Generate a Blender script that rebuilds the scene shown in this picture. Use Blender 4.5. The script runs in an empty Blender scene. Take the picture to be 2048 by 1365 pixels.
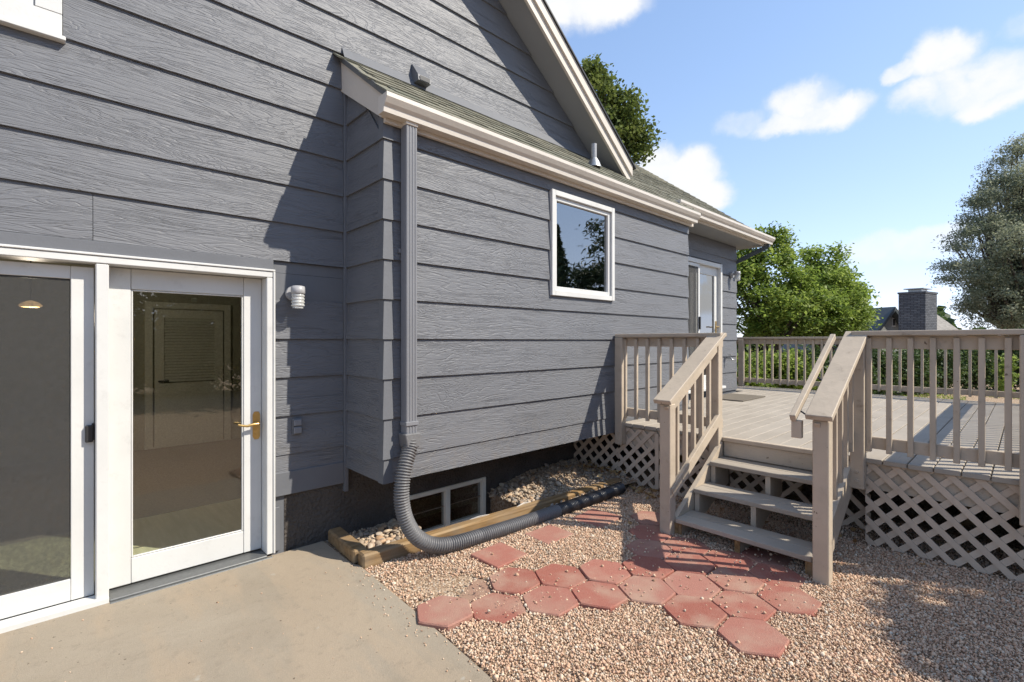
import bpy, math, random
import numpy as np
from math import radians, sin, cos, pi
from mathutils import Vector, Matrix, Euler
random.seed(7); rng = np.random.default_rng(11)
S = bpy.context.scene
C = S.collection

# ------------------------------------------------------------------ camera, sky, sun, exposure
FPX = 963.0; EYE = 1.563; AZ = radians(46.95)
FW = np.array([cos(AZ), sin(AZ), 0]); RT = np.array([sin(AZ), -cos(AZ), 0])
def ray(u, v): return FW + RT*(u-1024)/FPX + np.array([0, 0, 1])*(683-v)/FPX     # used to lay out the place from survey points
cd = bpy.data.cameras.new('camera'); cam = bpy.data.objects.new('camera', cd); C.objects.link(cam)
cam.location = (0, 0, EYE); cam.rotation_euler = (radians(90), 0, AZ-radians(90))
cd.sensor_width = 36; cd.lens = FPX/2048*36; cd.clip_start = .05; cd.clip_end = 2000
S.camera = cam
SUN = Vector((.69, -1, 1.21)).normalized()          # towards the sun
sl = bpy.data.lights.new('sun', 'SUN'); sl.energy = 3.5; sl.angle = radians(.55); sl.color = (1, .925, .80)
so = bpy.data.objects.new('sun', sl); C.objects.link(so); so.location = (8, -12, 20)
so.rotation_euler = SUN.to_track_quat('Z', 'Y').to_euler()
EXPO = .92
S.view_settings.view_transform = 'Standard'; S.view_settings.look = 'None'
S.view_settings.exposure = EXPO; S.view_settings.gamma = 1; S.view_settings.use_curve_mapping = False

W = bpy.data.worlds.new('World'); S.world = W; W.use_nodes = True
wn = W.node_tree.nodes; wl_ = W.node_tree.links
for n in list(wn): wn.remove(n)
def wnode(t, **k):
    n = wn.new(t)
    for a, b in k.items(): setattr(n, a, b)
    return n
out = wnode('ShaderNodeOutputWorld'); bg = wnode('ShaderNodeBackground'); wl_.new(bg.outputs[0], out.inputs[0])
sky = wnode('ShaderNodeTexSky', sky_type='NISHITA'); sky.sun_disc = False
sky.sun_elevation = math.asin(SUN.z); sky.sun_rotation = math.atan2(SUN.x, SUN.y)
sky.altitude = 1600; sky.air_density = .85; sky.dust_density = .05; sky.ozone_density = 1.4
SKYS = .15
skm = wnode('ShaderNodeMix', data_type='RGBA', blend_type='MULTIPLY'); skm.inputs[0].default_value = 1
wl_.new(sky.outputs[0], skm.inputs[6]); skm.inputs[7].default_value = (SKYS, SKYS, SKYS, 1)
KB = 2**EXPO                                     # sky colour compressed per channel so the bright horizon rolls off softly
k1 = wnode('ShaderNodeVectorMath', operation='MULTIPLY_ADD'); wl_.new(skm.outputs[2], k1.inputs[0]); k1.inputs[1].default_value = (.95*KB, .95*KB, .8*KB); k1.inputs[2].default_value = (1, 1, 1)
k2 = wnode('ShaderNodeVectorMath', operation='DIVIDE'); wl_.new(skm.outputs[2], k2.inputs[0]); wl_.new(k1.outputs[0], k2.inputs[1])
k3 = wnode('ShaderNodeVectorMath', operation='MULTIPLY'); wl_.new(k2.outputs[0], k3.inputs[0]); k3.inputs[1].default_value = (1.80, 1.85, 1.92)
tc = wnode('ShaderNodeTexCoord')
nz = wnode('ShaderNodeTexNoise'); nz.inputs['Scale'].default_value = 13; nz.inputs['Detail'].default_value = 7; nz.inputs['Roughness'].default_value = .6
wl_.new(tc.outputs['Generated'], nz.inputs['Vector'])
sub = wnode('ShaderNodeVectorMath', operation='SUBTRACT'); wl_.new(nz.outputs['Color'], sub.inputs[0]); sub.inputs[1].default_value = (.5, .5, .5)
scl = wnode('ShaderNodeVectorMath', operation='SCALE'); wl_.new(sub.outputs[0], scl.inputs[0]); scl.inputs['Scale'].default_value = .06
add = wnode('ShaderNodeVectorMath', operation='ADD'); wl_.new(tc.outputs['Generated'], add.inputs[0]); wl_.new(scl.outputs[0], add.inputs[1])
puffs = [(1190, 5, 140, 66, 1), (1100, 20, 130, 60, 1), (1888, 112, 78, 66, 1), (1950, 168, 135, 72, 1), (1990, 200, 90, 50, 1), (1812, 142, 42, 30, .8), (1905, 178, 110, 62, 1),
         (1600, 200, 84, 50, .95), (1660, 226, 100, 50, .9), (1585, 245, 110, 36, .8), (1485, 245, 70, 34, .5), (1315, 335, 66, 60, .9), (1385, 345, 84, 62, 1), (1405, 385, 70, 48, 1),
         (1745, 500, 100, 44, .6), (1850, 488, 110, 40, .65), (1905, 470, 70, 34, .6), (2040, 45, 50, 34, .5)]
pl = []
for u, v, ru, rv, k in puffs:
    d = ray(u, v); q = np.linalg.norm(d); pl.append((Vector(d/q), ru/FPX/q, rv/FPX/q, k))
last = None
for c, ru, rv, k in pl:
    er = Vector((c.y, -c.x, 0)).normalized(); eu = er.cross(c).normalized()
    M = Matrix((er, c, eu)).transposed()
    mp = wnode('ShaderNodeMapping', vector_type='TEXTURE'); wl_.new(add.outputs[0], mp.inputs[0])
    mp.inputs['Location'].default_value = c; mp.inputs['Rotation'].default_value = M.to_euler(); mp.inputs['Scale'].default_value = (ru, .5, rv)
    ln = wnode('ShaderNodeVectorMath', operation='LENGTH'); wl_.new(mp.outputs[0], ln.inputs[0])
    mr = wnode('ShaderNodeMapRange'); mr.interpolation_type = 'SMOOTHSTEP'; wl_.new(ln.outputs['Value'], mr.inputs[0])
    mr.inputs[1].default_value = 1.1; mr.inputs[2].default_value = .35; mr.inputs[3].default_value = 0; mr.inputs[4].default_value = k
    if last is None: last = mr.outputs[0]
    else:
        mx = wnode('ShaderNodeMath', operation='MAXIMUM'); wl_.new(last, mx.inputs[0]); wl_.new(mr.outputs[0], mx.inputs[1]); last = mx.outputs[0]
nz2 = wnode('ShaderNodeTexNoise'); nz2.inputs['Scale'].default_value = 16; nz2.inputs['Detail'].default_value = 6
wl_.new(add.outputs[0], nz2.inputs['Vector'])
mr2 = wnode('ShaderNodeMapRange'); wl_.new(nz2.outputs[0], mr2.inputs[0]); mr2.inputs[1].default_value = .3; mr2.inputs[2].default_value = .62; mr2.inputs[3].default_value = .55; mr2.inputs[4].default_value = 1
mm = wnode('ShaderNodeMath', operation='MULTIPLY'); wl_.new(last, mm.inputs[0]); wl_.new(mr2.outputs[0], mm.inputs[1])
nz3 = wnode('ShaderNodeTexNoise'); nz3.inputs['Scale'].default_value = 3.2; nz3.inputs['Detail'].default_value = 5; nzm = wnode('ShaderNodeMapping'); nzm.inputs['Scale'].default_value = (1, 1, 1.9)   # the same kind of cumulus over the rest of the sky
wl_.new(tc.outputs['Generated'], nzm.inputs[0]); wl_.new(nzm.outputs[0], nz3.inputs['Vector'])
mr3 = wnode('ShaderNodeMapRange'); mr3.interpolation_type = 'SMOOTHSTEP'; wl_.new(nz3.outputs[0], mr3.inputs[0]); mr3.inputs[1].default_value = .57; mr3.inputs[2].default_value = .67
dt = wnode('ShaderNodeVectorMath', operation='DOT_PRODUCT'); wl_.new(tc.outputs['Generated'], dt.inputs[0]); dt.inputs[1].default_value = tuple(FW)
mr4 = wnode('ShaderNodeMapRange'); wl_.new(dt.outputs['Value'], mr4.inputs[0]); mr4.inputs[1].default_value = .55; mr4.inputs[2].default_value = .4
m4 = wnode('ShaderNodeMath', operation='MULTIPLY'); wl_.new(mr3.outputs[0], m4.inputs[0]); wl_.new(mr4.outputs[0], m4.inputs[1])
m5 = wnode('ShaderNodeMath', operation='MAXIMUM'); wl_.new(mm.outputs[0], m5.inputs[0]); wl_.new(m4.outputs[0], m5.inputs[1]); mm = m5
crisp = wnode('ShaderNodeMapRange'); crisp.interpolation_type = 'SMOOTHSTEP'; wl_.new(mm.outputs[0], crisp.inputs[0]); crisp.inputs[1].default_value = .10; crisp.inputs[2].default_value = .88
cmix = wnode('ShaderNodeMix', data_type='RGBA'); wl_.new(crisp.outputs[0], cmix.inputs[0]); wl_.new(k3.outputs[0], cmix.inputs[6])
CL = 1.02/2**EXPO; cmix.inputs[7].default_value = (CL*.98, CL*.99, CL, 1)
wl_.new(cmix.outputs[2], bg.inputs[0]); bg.inputs[1].default_value = 1

# ------------------------------------------------------------------ helpers
WL = {}
def wloc(o): return WL.get(o.name, Vector((0, 0, 0))) if o else Vector((0, 0, 0))
def props(o, label=None, cat=None, group=None, kind=None):
    for k, v in (('label', label), ('category', cat), ('group', group), ('kind', kind)):
        if v: o[k] = v
    return o
def empty(name, loc, parent=None, **k):
    o = bpy.data.objects.new(name, None); C.objects.link(o); o.empty_display_size = .1
    loc = Vector(loc); o.location = loc-wloc(parent); o.parent = parent; WL[o.name] = loc
    return props(o, **k)
def place(name, me, loc, parent=None, rot=None, scale=None, **k):
    o = bpy.data.objects.new(name, me); C.objects.link(o); loc = Vector(loc)
    o.location = loc-wloc(parent); o.parent = parent; WL[o.name] = loc
    if rot: o.rotation_euler = rot
    if scale: o.scale = scale
    return props(o, **k)
def mesh_np(name, V, F, mat, smooth=False, attr=None):
    me = bpy.data.meshes.new(name); V = np.asarray(V, np.float32); F = np.asarray(F, np.int32); n, k = F.shape
    me.vertices.add(len(V)); me.vertices.foreach_set('co', V.ravel())
    me.loops.add(n*k); me.loops.foreach_set('vertex_index', F.ravel())
    me.polygons.add(n); me.polygons.foreach_set('loop_start', np.arange(n, dtype=np.int32)*k)
    me.polygons.foreach_set('loop_total', np.full(n, k, np.int32))
    if smooth: me.polygons.foreach_set('use_smooth', np.ones(n, bool))
    if attr is not None:
        a = me.attributes.new('rnd', 'FLOAT', 'POINT'); a.data.foreach_set('value', np.asarray(attr, np.float32))
    me.materials.append(mat); me.update(calc_edges=True); me.validate(); return me
class MB:
    def __init__(s): s.v = []; s.f = []; s.sm = []
    def add(s, v, f, smooth=False):
        b = len(s.v); s.v += [tuple(p) for p in v]; s.f += [tuple(b+i for i in q) for q in f]; s.sm += [smooth]*len(f); return s
    def hexa(s, p):                                   # 8 corners: bottom 4 ccw, top 4 ccw
        return s.add(p, [(3, 2, 1, 0), (4, 5, 6, 7), (0, 1, 5, 4), (1, 2, 6, 5), (2, 3, 7, 6), (3, 0, 4, 7)])
    def box(s, x0, x1, y0, y1, z0, z1):
        return s.hexa([(x0, y0, z0), (x1, y0, z0), (x1, y1, z0), (x0, y1, z0), (x0, y0, z1), (x1, y0, z1), (x1, y1, z1), (x0, y1, z1)])
    def bar(s, a, b, w, h, up=(0, 0, 1)):             # beam from a to b, w across, h along up
        a = Vector(a); b = Vector(b); d = (b-a).normalized(); sd = d.cross(Vector(up)).normalized(); u = sd.cross(d)
        p = []
        for q in (a, b):
            for i, j in ((-1, -1), (1, -1), (1, 1), (-1, 1)): p.append(q+sd*(w/2*i)+u*(h/2*j))
        return s.add(p, [(0, 1, 2, 3), (7, 6, 5, 4), (0, 4, 5, 1), (1, 5, 6, 2), (2, 6, 7, 3), (3, 7, 4, 0)])
    def prism(s, poly, off):                          # polygon of 3-D points extruded by off
        n = len(poly); off = Vector(off); v = [Vector(p) for p in poly]; v += [p+off for p in v]
        return s.add(v, [tuple(range(n-1, -1, -1)), tuple(range(n, 2*n))]+[(i, (i+1) % n, n+(i+1) % n, n+i) for i in range(n)])
    def tube(s, pts, r, n=10, caps=True, smooth=True):
        pts = [Vector(p) for p in pts]; m = len(pts); rr = r if hasattr(r, '__len__') else [r]*m; V = []; up = None
        for i, p in enumerate(pts):
            d = (pts[min(i+1, m-1)]-pts[max(i-1, 0)]).normalized()
            if up is None: up = Vector((0, 0, 1)) if abs(d.z) < .9 else Vector((1, 0, 0))
            sd = d.cross(up).normalized(); up = sd.cross(d).normalized()
            for k in range(n):
                t = 2*pi*k/n; V.append(p+(sd*cos(t)+up*sin(t))*rr[i])
        F = [(i*n+k, i*n+(k+1) % n, (i+1)*n+(k+1) % n, (i+1)*n+k) for i in range(m-1) for k in range(n)]
        s.add(V, F, smooth)
        if caps: s.add(V[:n], [tuple(range(n-1, -1, -1))]); s.add(V[-n:], [tuple(range(n))])
        return s
    def build(s, name, mat, parent=None, bevel=0, **k):
        v = np.array([tuple(p) for p in s.v]); c = (v.min(0)+v.max(0))/2
        if parent is None: c[2] = v[:, 2].min()
        me = bpy.data.meshes.new(name); me.from_pydata([tuple(p) for p in v-c], [], s.f); me.materials.append(mat)
        me.polygons.foreach_set('use_smooth', s.sm); me.update()
        import bmesh
        bm = bmesh.new(); bm.from_mesh(me); bmesh.ops.recalc_face_normals(bm, faces=bm.faces)
        if bevel: bmesh.ops.bevel(bm, geom=list(bm.edges), offset=bevel, segments=1, affect='EDGES', clamp_overlap=True)
        bm.to_mesh(me); bm.free()
        return place(name, me, c, parent, **k)
def B(name, mat, parent, x0, x1, y0, y1, z0, z1, bevel=0, **k): return MB().box(x0, x1, y0, y1, z0, z1).build(name, mat, parent, bevel, **k)

# ------------------------------------------------------------------ materials
class Mat:
    def __init__(s, name, rough=.6, spec=.3):
        s.m = bpy.data.materials.new(name); s.m.use_nodes = True; s.t = s.m.node_tree; s.n = s.t.nodes; s.l = s.t.links
        s.b = s.n['Principled BSDF']; s.b.inputs['Roughness'].default_value = rough; s.b.inputs['Specular IOR Level'].default_value = spec
        s.vec = None; s.h = None
    def N(s, t, **k):
        n = s.n.new(t)
        for a, b in k.items(): setattr(n, a, b)
        return n
    def pos(s, rnd=True, scale=(1, 1, 1), rot=None):
        g = s.N('ShaderNodeNewGeometry').outputs['Position']
        if rnd:
            oi = s.N('ShaderNodeObjectInfo'); mu = s.N('ShaderNodeVectorMath', operation='SCALE'); mu.inputs[0].default_value = (37, 23, 11); s.l.new(oi.outputs['Random'], mu.inputs['Scale'])
            ad = s.N('ShaderNodeVectorMath', operation='ADD'); s.l.new(g, ad.inputs[0]); s.l.new(mu.outputs[0], ad.inputs[1]); g = ad.outputs[0]
        mp = s.N('ShaderNodeMapping'); s.l.new(g, mp.inputs[0]); mp.inputs['Scale'].default_value = scale
        if rot: mp.inputs['Rotation'].default_value = rot
        return mp.outputs[0]
    def noise(s, vec, scale, detail=4, rough=.55, dist=0):
        n = s.N('ShaderNodeTexNoise'); s.l.new(vec, n.inputs['Vector']); n.inputs['Scale'].default_value = scale; n.inputs['Detail'].default_value = detail
        n.inputs['Roughness'].default_value = rough; n.inputs['Distortion'].default_value = dist; return n.outputs[0]
    def math(s, op, a, b=None, clamp=False):
        n = s.N('ShaderNodeMath', operation=op, use_clamp=clamp)
        for i, x in enumerate((a, b)):
            if x is None: continue
            if isinstance(x, (int, float)): n.inputs[i].default_value = x
            else: s.l.new(x, n.inputs[i])
        return n.outputs[0]
    def rng(s, x, a, b, c=0, d=1):
        n = s.N('ShaderNodeMapRange'); s.l.new(x, n.inputs[0])
        for i, v in enumerate((a, b, c, d)): n.inputs[i+1].default_value = v
        return n.outputs[0]
    def ramp(s, x, stops):
        n = s.N('ShaderNodeValToRGB'); s.l.new(x, n.inputs[0]); e = n.color_ramp.elements
        while len(e) < len(stops): e.new(.5)
        for q, (p, c) in zip(e, stops): q.position = p; q.color = (*c, 1)
        return n.outputs[0]
    def mix(s, f, a, b, blend='MIX'):
        n = s.N('ShaderNodeMix', data_type='RGBA', blend_type=blend)
        for i, x in ((0, f), (6, a), (7, b)):
            if isinstance(x, (int, float)): n.inputs[i].default_value = x
            elif isinstance(x, tuple): n.inputs[i].default_value = (*x, 1)
            else: s.l.new(x, n.inputs[i])
        return n.outputs[2]
    def col(s, c):
        if isinstance(c, tuple): s.b.inputs['Base Color'].default_value = (*c, 1)
        else: s.l.new(c, s.b.inputs['Base Color'])
        return s
    def bump(s, h, dist, strength=1):
        n = s.N('ShaderNodeBump'); n.inputs['Strength'].default_value = strength; n.inputs['Distance'].default_value = dist; s.l.new(h, n.inputs['Height'])
        if s.h is not None: s.l.new(s.h, n.inputs['Normal'])
        s.h = n.outputs[0]; s.l.new(s.h, s.b.inputs['Normal']); return s

def painted(name, c, rough=.55, var=.12, grain=None, bump=.0006, dirt=.0, spec=.25):
    m = Mat(name, rough, spec); p = m.pos()
    a = m.noise(p, 2.3, 5); b = m.noise(p, 60, 3)
    lo = tuple(x*(1-var) for x in c); hi = tuple(min(1, x*(1+var)) for x in c)
    k = m.ramp(a, [(.3, lo), (.7, hi)])
    if dirt:
        q = m.noise(p, 11, 6, .7); k = m.mix(m.rng(q, .56, .75, 0, dirt), k, (.12, .09, .07))
    m.col(k); m.bump(b, bump)
    if grain:
        g = m.noise(m.pos(scale=grain), 1, 4, .6); m.bump(g, .0022)
    return m.m
def siding(name, c=(.148, .153, .167)):
    m = Mat(name, .5, .35)
    a = m.noise(m.pos(scale=(.9, .9, 7.5)), 1.0, 3, .5, .6)
    ring = m.math('SINE', m.math('MULTIPLY', a, 150))
    b2 = m.noise(m.pos(scale=(6, 6, 110)), 1.0, 3, .6)
    brk = m.noise(m.pos(scale=(3, 3, 9)), 1, 3)
    ring = m.math('MULTIPLY', m.rng(ring, .35, .98), m.rng(brk, .36, .60, .35, 1))
    fine = m.rng(b2, .36, .64)
    w = m.noise(m.pos(), .9, 4); bl = m.noise(m.pos(False, (1.2, 1.2, .5)), 1.6, 4)
    col = m.ramp(w, [(.3, tuple(x*.94 for x in c)), (.72, tuple(x*1.06 for x in c))])
    col = m.mix(m.rng(ring, 0, 1, 0, .15), col, tuple(x*.5 for x in c))
    st = m.noise(m.pos(False, (1.0, 1.0, .3)), 2.6, 5, .7)
    col = m.mix(m.rng(st, .56, .8, 0, .28), col, (.19, .187, .183)); col = m.mix(m.rng(bl, .5, .7, 0, .25), col, (.132, .138, .156))
    zs = m.N('ShaderNodeSeparateXYZ'); m.l.new(m.N('ShaderNodeNewGeometry').outputs['Position'], zs.inputs[0]); sp = m.noise(m.pos(False), 9, 6, .7)      # mud splashed up from the ground
    col = m.mix(m.math('MULTIPLY', m.rng(zs.outputs[2], 1.05, .5), m.rng(sp, .45, .75, 0, .55)), col, (.20, .172, .14))
    m.col(col); m.bump(ring, -.0020, 1).bump(fine, .0010)
    return m.m
M = {}
M['siding'] = siding('siding_paint')
M['siding_side'] = M['siding']
M['trim_grey'] = painted('trim_grey_paint', (.140, .146, .160), .5, .08, (8, 8, 8))
M['soffit'] = painted('soffit_paint', (.27, .28, .29), .6, .06)
M['white'] = painted('white_paint', (.60, .60, .585), .4, .06, dirt=.14)
M['fascia'] = painted('cream_paint', (.60, .545, .475), .5, .05, dirt=.1)
M['gutter'] = painted('gutter_enamel', (.60, .55, .485), .38, .05, spec=.45, dirt=.1)
M['spout'] = painted('downspout_enamel', (.20, .203, .218), .45, .06)
def worn(name, c, gr, wear):
    m = Mat(name, .62, .25); p = m.pos(); a = m.noise(p, 2.2, 5); g = m.noise(m.pos(scale=gr), 1, 4, .6); q = m.noise(p, 9, 7, .75); kn = m.noise(p, 24, 2)
    k = m.ramp(a, [(.3, tuple(x*.88 for x in c)), (.7, tuple(x*1.1 for x in c))]); k = m.mix(m.rng(g, .5, .75, 0, .3), k, tuple(x*.62 for x in c)); k = m.mix(m.rng(q, .60, .70, 0, wear), k, (.19, .145, .105)); k = m.mix(m.rng(kn, .745, .76, 0, .8), k, (.09, .06, .04)); m.col(k); m.bump(g, .003).bump(q, .0015); return m.m
M['deckpaint'] = worn('deck_rail_paint', (.46, .385, .30), (9, 9, 9), .5)
M['deckpaint_old'] = painted('deck_rail_paint', (.49, .425, .355), .6, .10, (5, 5, 5), dirt=.12)
M['lattice'] = painted('lattice_paint', (.53, .43, .335), .65, .1, dirt=.2)
def deckfloor():
    m = Mat('deck_floor_paint', .62, .25); p = m.pos(); g = m.noise(m.pos(scale=(1.4, 22, 22)), 1, 4); a = m.noise(p, 1.6, 5); wv = m.noise(m.pos(scale=(1.5, 9, 1)), 2.2, 6, .7)
    c = m.ramp(a, [(.3, (.30, .262, .215)), (.7, (.375, .332, .278))]); c = m.mix(m.rng(wv, .58, .74, 0, .45), c, (.20, .175, .15)); m.col(c); m.bump(g, .002); return m.m
M['deckfloor'] = deckfloor()
def wood_raw():
    m = Mat('treated_timber', .75, .15); g = m.noise(m.pos(scale=(1.2, 26, 26)), 1, 5, .6, .4); a = m.noise(m.pos(), 4, 5)
    c = m.ramp(g, [(.25, (.11, .06, .025)), (.5, (.25, .155, .07)), (.75, (.36, .25, .135))]); c = m.mix(m.rng(a, .45, .75, 0, .6), c, (.22, .19, .15)); m.col(c); m.bump(g, .004); return m.m
M['timber'] = wood_raw()
def concrete():
    m = Mat('patio_concrete', .8, .15); p = m.pos(False); a = m.noise(p, .9, 6, .62, .4); b = m.noise(m.pos(False, (1, .22, 1), (0, 0, .62)), 2.6, 6, .6); f = m.noise(p, 230, 2); s2 = m.noise(p, 14, 7, .75); sp = m.noise(p, 46, 3, .5); lt = m.noise(p, 5.5, 3)
    c = m.ramp(a, [(.28, (.28, .234, .176)), (.72, (.365, .316, .248))]); c = m.mix(m.rng(b, .46, .54, 0, .5), c, (.395, .31, .22)); c = m.mix(m.rng(s2, .54, .74, 0, .55), c, (.195, .165, .128))
    c = m.mix(m.rng(f, .35, .65, 0, .35), c, (.18, .15, .115)); c = m.mix(m.rng(sp, .715, .745, 0, .85), c, (.08, .055, .038)); c = m.mix(m.rng(lt, .70, .74, 0, .5), c, (.40, .40, .36))
    v = m.N('ShaderNodeTexVoronoi', feature='DISTANCE_TO_EDGE'); wp = m.N('ShaderNodeVectorMath', operation='ADD'); nn = m.N('ShaderNodeTexNoise'); nn.inputs['Scale'].default_value = 5; m.l.new(p, nn.inputs['Vector']); sc = m.N('ShaderNodeVectorMath', operation='SCALE'); sc.inputs['Scale'].default_value = .22; m.l.new(nn.outputs['Color'], sc.inputs[0]); m.l.new(p, wp.inputs[0]); m.l.new(sc.outputs[0], wp.inputs[1]); m.l.new(wp.outputs[0], v.inputs['Vector']); v.inputs['Scale'].default_value = .55
    c = m.mix(m.rng(v.outputs['Distance'], .0014, .0004, 0, .15), c, (.12, .095, .07)); m.col(c); m.bump(f, .0018).bump(s2, .004); return m.m
M['concrete'] = concrete()
def stucco(name, c, d=.012):
    m = Mat(name, .85, .15); p = m.pos(False); a = m.noise(p, 34, 6, .7); b = m.noise(p, 2.2, 5); v = m.N('ShaderNodeTexVoronoi'); m.l.new(p, v.inputs['Vector']); v.inputs['Scale'].default_value = 38
    k = m.ramp(b, [(.3, tuple(x*.8 for x in c)), (.7, tuple(x*1.15 for x in c))]); m.col(k); m.bump(a, d).bump(v.outputs[0], d*.5); return m.m
M['foundation'] = stucco('foundation_stucco', (.105, .092, .082), .02)
def shingle():
    m = Mat('roof_shingle', .9, .1); at = m.N('ShaderNodeAttribute', attribute_name='rnd'); oi = m.N('ShaderNodeObjectInfo')
    r = m.math('FRACT', m.math('ADD', at.outputs['Fac'], oi.outputs['Random'])); p = m.pos(False); f = m.noise(p, 240, 2); w = m.noise(p, 2, 4)
    c = m.ramp(r, [(0, (.095, .09, .068)), (.35, (.155, .148, .112)), (.7, (.215, .205, .16)), (1, (.125, .13, .10))]); c = m.mix(m.rng(f, .35, .7, 0, .5), c, (.3, .29, .24)); c = m.mix(m.rng(w, .5, .8, 0, .4), c, (.11, .115, .085)); m.col(c); m.bump(f, .004); return m.m
M['shingle'] = shingle()
def paver():
    m = Mat('red_paver_concrete', .85, .15); p = m.pos(); f = m.noise(p, 210, 3, .6); a = m.noise(p, 4, 5); oi = m.N('ShaderNodeObjectInfo')
    c = m.ramp(oi.outputs['Random'], [(0, (.275, .09, .066)), (.5, (.335, .128, .098)), (1, (.335, .168, .133))]); c = m.mix(m.rng(f, .42, .72, 0, .65), c, (.38, .20, .155)); c = m.mix(m.rng(a, .44, .70, 0, .8), c, (.39, .265, .20)); m.col(c); m.bump(f, .004); return m.m
M['paver'] = paver()
def dusty():
    m = Mat('dusty_paver', .9, .1); p = m.pos(); f = m.noise(p, 210, 3, .6); a = m.noise(p, 7, 5)
    c = m.ramp(a, [(.35, (.28, .20, .14)), (.65, (.29, .165, .125))]); c = m.mix(m.rng(f, .42, .75, 0, .6), c, (.5, .38, .28)); m.col(c); m.bump(f, .004); return m.m
M['dusty'] = dusty()
def ground():
    m = Mat('gravel_soil', .9, .1); p = m.pos(False); v = m.N('ShaderNodeTexVoronoi'); m.l.new(p, v.inputs['Vector']); v.inputs['Scale'].default_value = 75; a = m.noise(p, .6, 5); fa = m.noise(p, .12, 4)
    sep = m.N('ShaderNodeSeparateColor'); m.l.new(v.outputs['Color'], sep.inputs[0])
    c = m.ramp(sep.outputs[0], [(0, (.20, .135, .09)), (.4, (.34, .24, .16)), (.75, (.44, .33, .235)), (1, (.5, .42, .33))]); c = m.mix(m.rng(a, .4, .75, 0, .5), c, (.33, .235, .15)); m.col(c); m.bump(v.outputs[0], -.008); return m.m
M['ground'] = ground()
def pebble(name, stops):
    m = Mat(name, .8, .2); at = m.N('ShaderNodeAttribute', attribute_name='rnd'); oi = m.N('ShaderNodeObjectInfo'); r = m.math('FRACT', m.math('ADD', at.outputs['Fac'], oi.outputs['Random']))
    c = m.ramp(r, stops); f = m.noise(m.pos(), 70, 3); c = m.mix(m.rng(f, .4, .7, 0, .25), c, (.3, .24, .19)); m.col(c); m.bump(f, .002); return m.m
M['pebble'] = pebble('pink_gravel', [(0, (.24, .155, .10)), (.12, (.47, .29, .19)), (.3, (.60, .415, .285)), (.5, (.67, .505, .36)), (.7, (.55, .335, .225)), (.85, (.72, .585, .445)), (.95, (.32, .265, .21)), (1, (.76, .67, .54))])
M['river'] = pebble('river_stone', [(0, (.18, .15, .125)), (.25, (.38, .295, .21)), (.5, (.50, .395, .28)), (.7, (.28, .25, .22)), (.85, (.46, .29, .165)), (1, (.55, .47, .37))])
def plain(name, c, rough=.5, spec=.3, metal=0, emit=0):
    m = Mat(name, rough, spec); f = m.noise(m.pos(), 40, 3); m.col(m.ramp(f, [(.3, tuple(x*.88 for x in c)), (.7, tuple(min(1, x*1.08) for x in c))])); m.b.inputs['Metallic'].default_value = metal
    if emit: m.b.inputs['Emission Color'].default_value = (*c, 1); m.b.inputs['Emission Strength'].default_value = emit
    return m.m
M['brass'] = plain('brass', (.62, .42, .16), .3, .5, .9)
M['black'] = plain('black_plastic', (.03, .03, .032), .4, .4)
M['hose_grey'] = plain('corrugated_hose_grey', (.15, .148, .15), .42, .4)
M['hose_black'] = plain('corrugated_hose_black', (.028, .028, .032), .32, .5)
M['metal'] = plain('galvanised_metal', (.42, .42, .41), .4, .5, .8)
M['steel_paint'] = plain('light_grey_enamel', (.36, .36, .37), .4, .4)
M['threshold'] = plain('aluminium_threshold', (.16, .165, .165), .45, .5, .5)
M['mat'] = plain('doormat_fibre', (.16, .14, .115), .95, .05)
M['liner'] = plain('white_plastic_liner', (.72, .70, .66), .5, .3)
M['room'] = plain('interior_wall_paint', (.42, .40, .32), .7, .2)
M['door_in'] = plain('interior_door_paint', (.78, .76, .66), .5, .3)
M['carpet'] = plain('carpet', (.28, .24, .19), .95, .05)
def tilefloor():
    m = Mat('interior_floor', .35, .4); p = m.pos(False, (1, .12, 1)); a = m.noise(p, 26, 4); m.col(m.ramp(a, [(.3, (.50, .46, .28)), (.7, (.62, .58, .38))])); return m.m
M['tile'] = tilefloor()
def glass(name, refl, tint=(.93, .96, .95), ior=1.5):
    m = bpy.data.materials.new(name); m.use_nodes = True; n = m.node_tree.nodes; l = m.node_tree.links; n.remove(n['Principled BSDF'])
    fr = n.new('ShaderNodeFresnel'); fr.inputs[0].default_value = ior; ad = n.new('ShaderNodeMath'); ad.operation = 'ADD'; ad.use_clamp = True; l.new(fr.outputs[0], ad.inputs[0]); ad.inputs[1].default_value = refl
    gb = n.new('ShaderNodeNewGeometry'); inv = n.new('ShaderNodeMath'); inv.operation = 'SUBTRACT'; inv.inputs[0].default_value = 1; l.new(gb.outputs['Backfacing'], inv.inputs[1]); mu = n.new('ShaderNodeMath'); mu.operation = 'MULTIPLY'; l.new(ad.outputs[0], mu.inputs[0]); l.new(inv.outputs[0], mu.inputs[1]); ad = mu      # only the outer face mirrors
    t = n.new('ShaderNodeBsdfTransparent'); t.inputs[0].default_value = (*tint, 1); g = n.new('ShaderNodeBsdfGlossy'); g.inputs['Roughness'].default_value = .0
    nz = n.new('ShaderNodeTexNoise'); nz.inputs['Scale'].default_value = 2.2; geo = n.new('ShaderNodeNewGeometry'); l.new(geo.outputs['Position'], nz.inputs['Vector'])
    bp = n.new('ShaderNodeBump'); bp.inputs['Distance'].default_value = .0015; l.new(nz.outputs[0], bp.inputs['Height']); l.new(bp.outputs[0], g.inputs['Normal'])
    mx = n.new('ShaderNodeMixShader'); l.new(ad.outputs[0], mx.inputs[0]); l.new(t.outputs[0], mx.inputs[1]); l.new(g.outputs[0], mx.inputs[2]); l.new(mx.outputs[0], n['Material Output'].inputs[0]); return m
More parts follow.
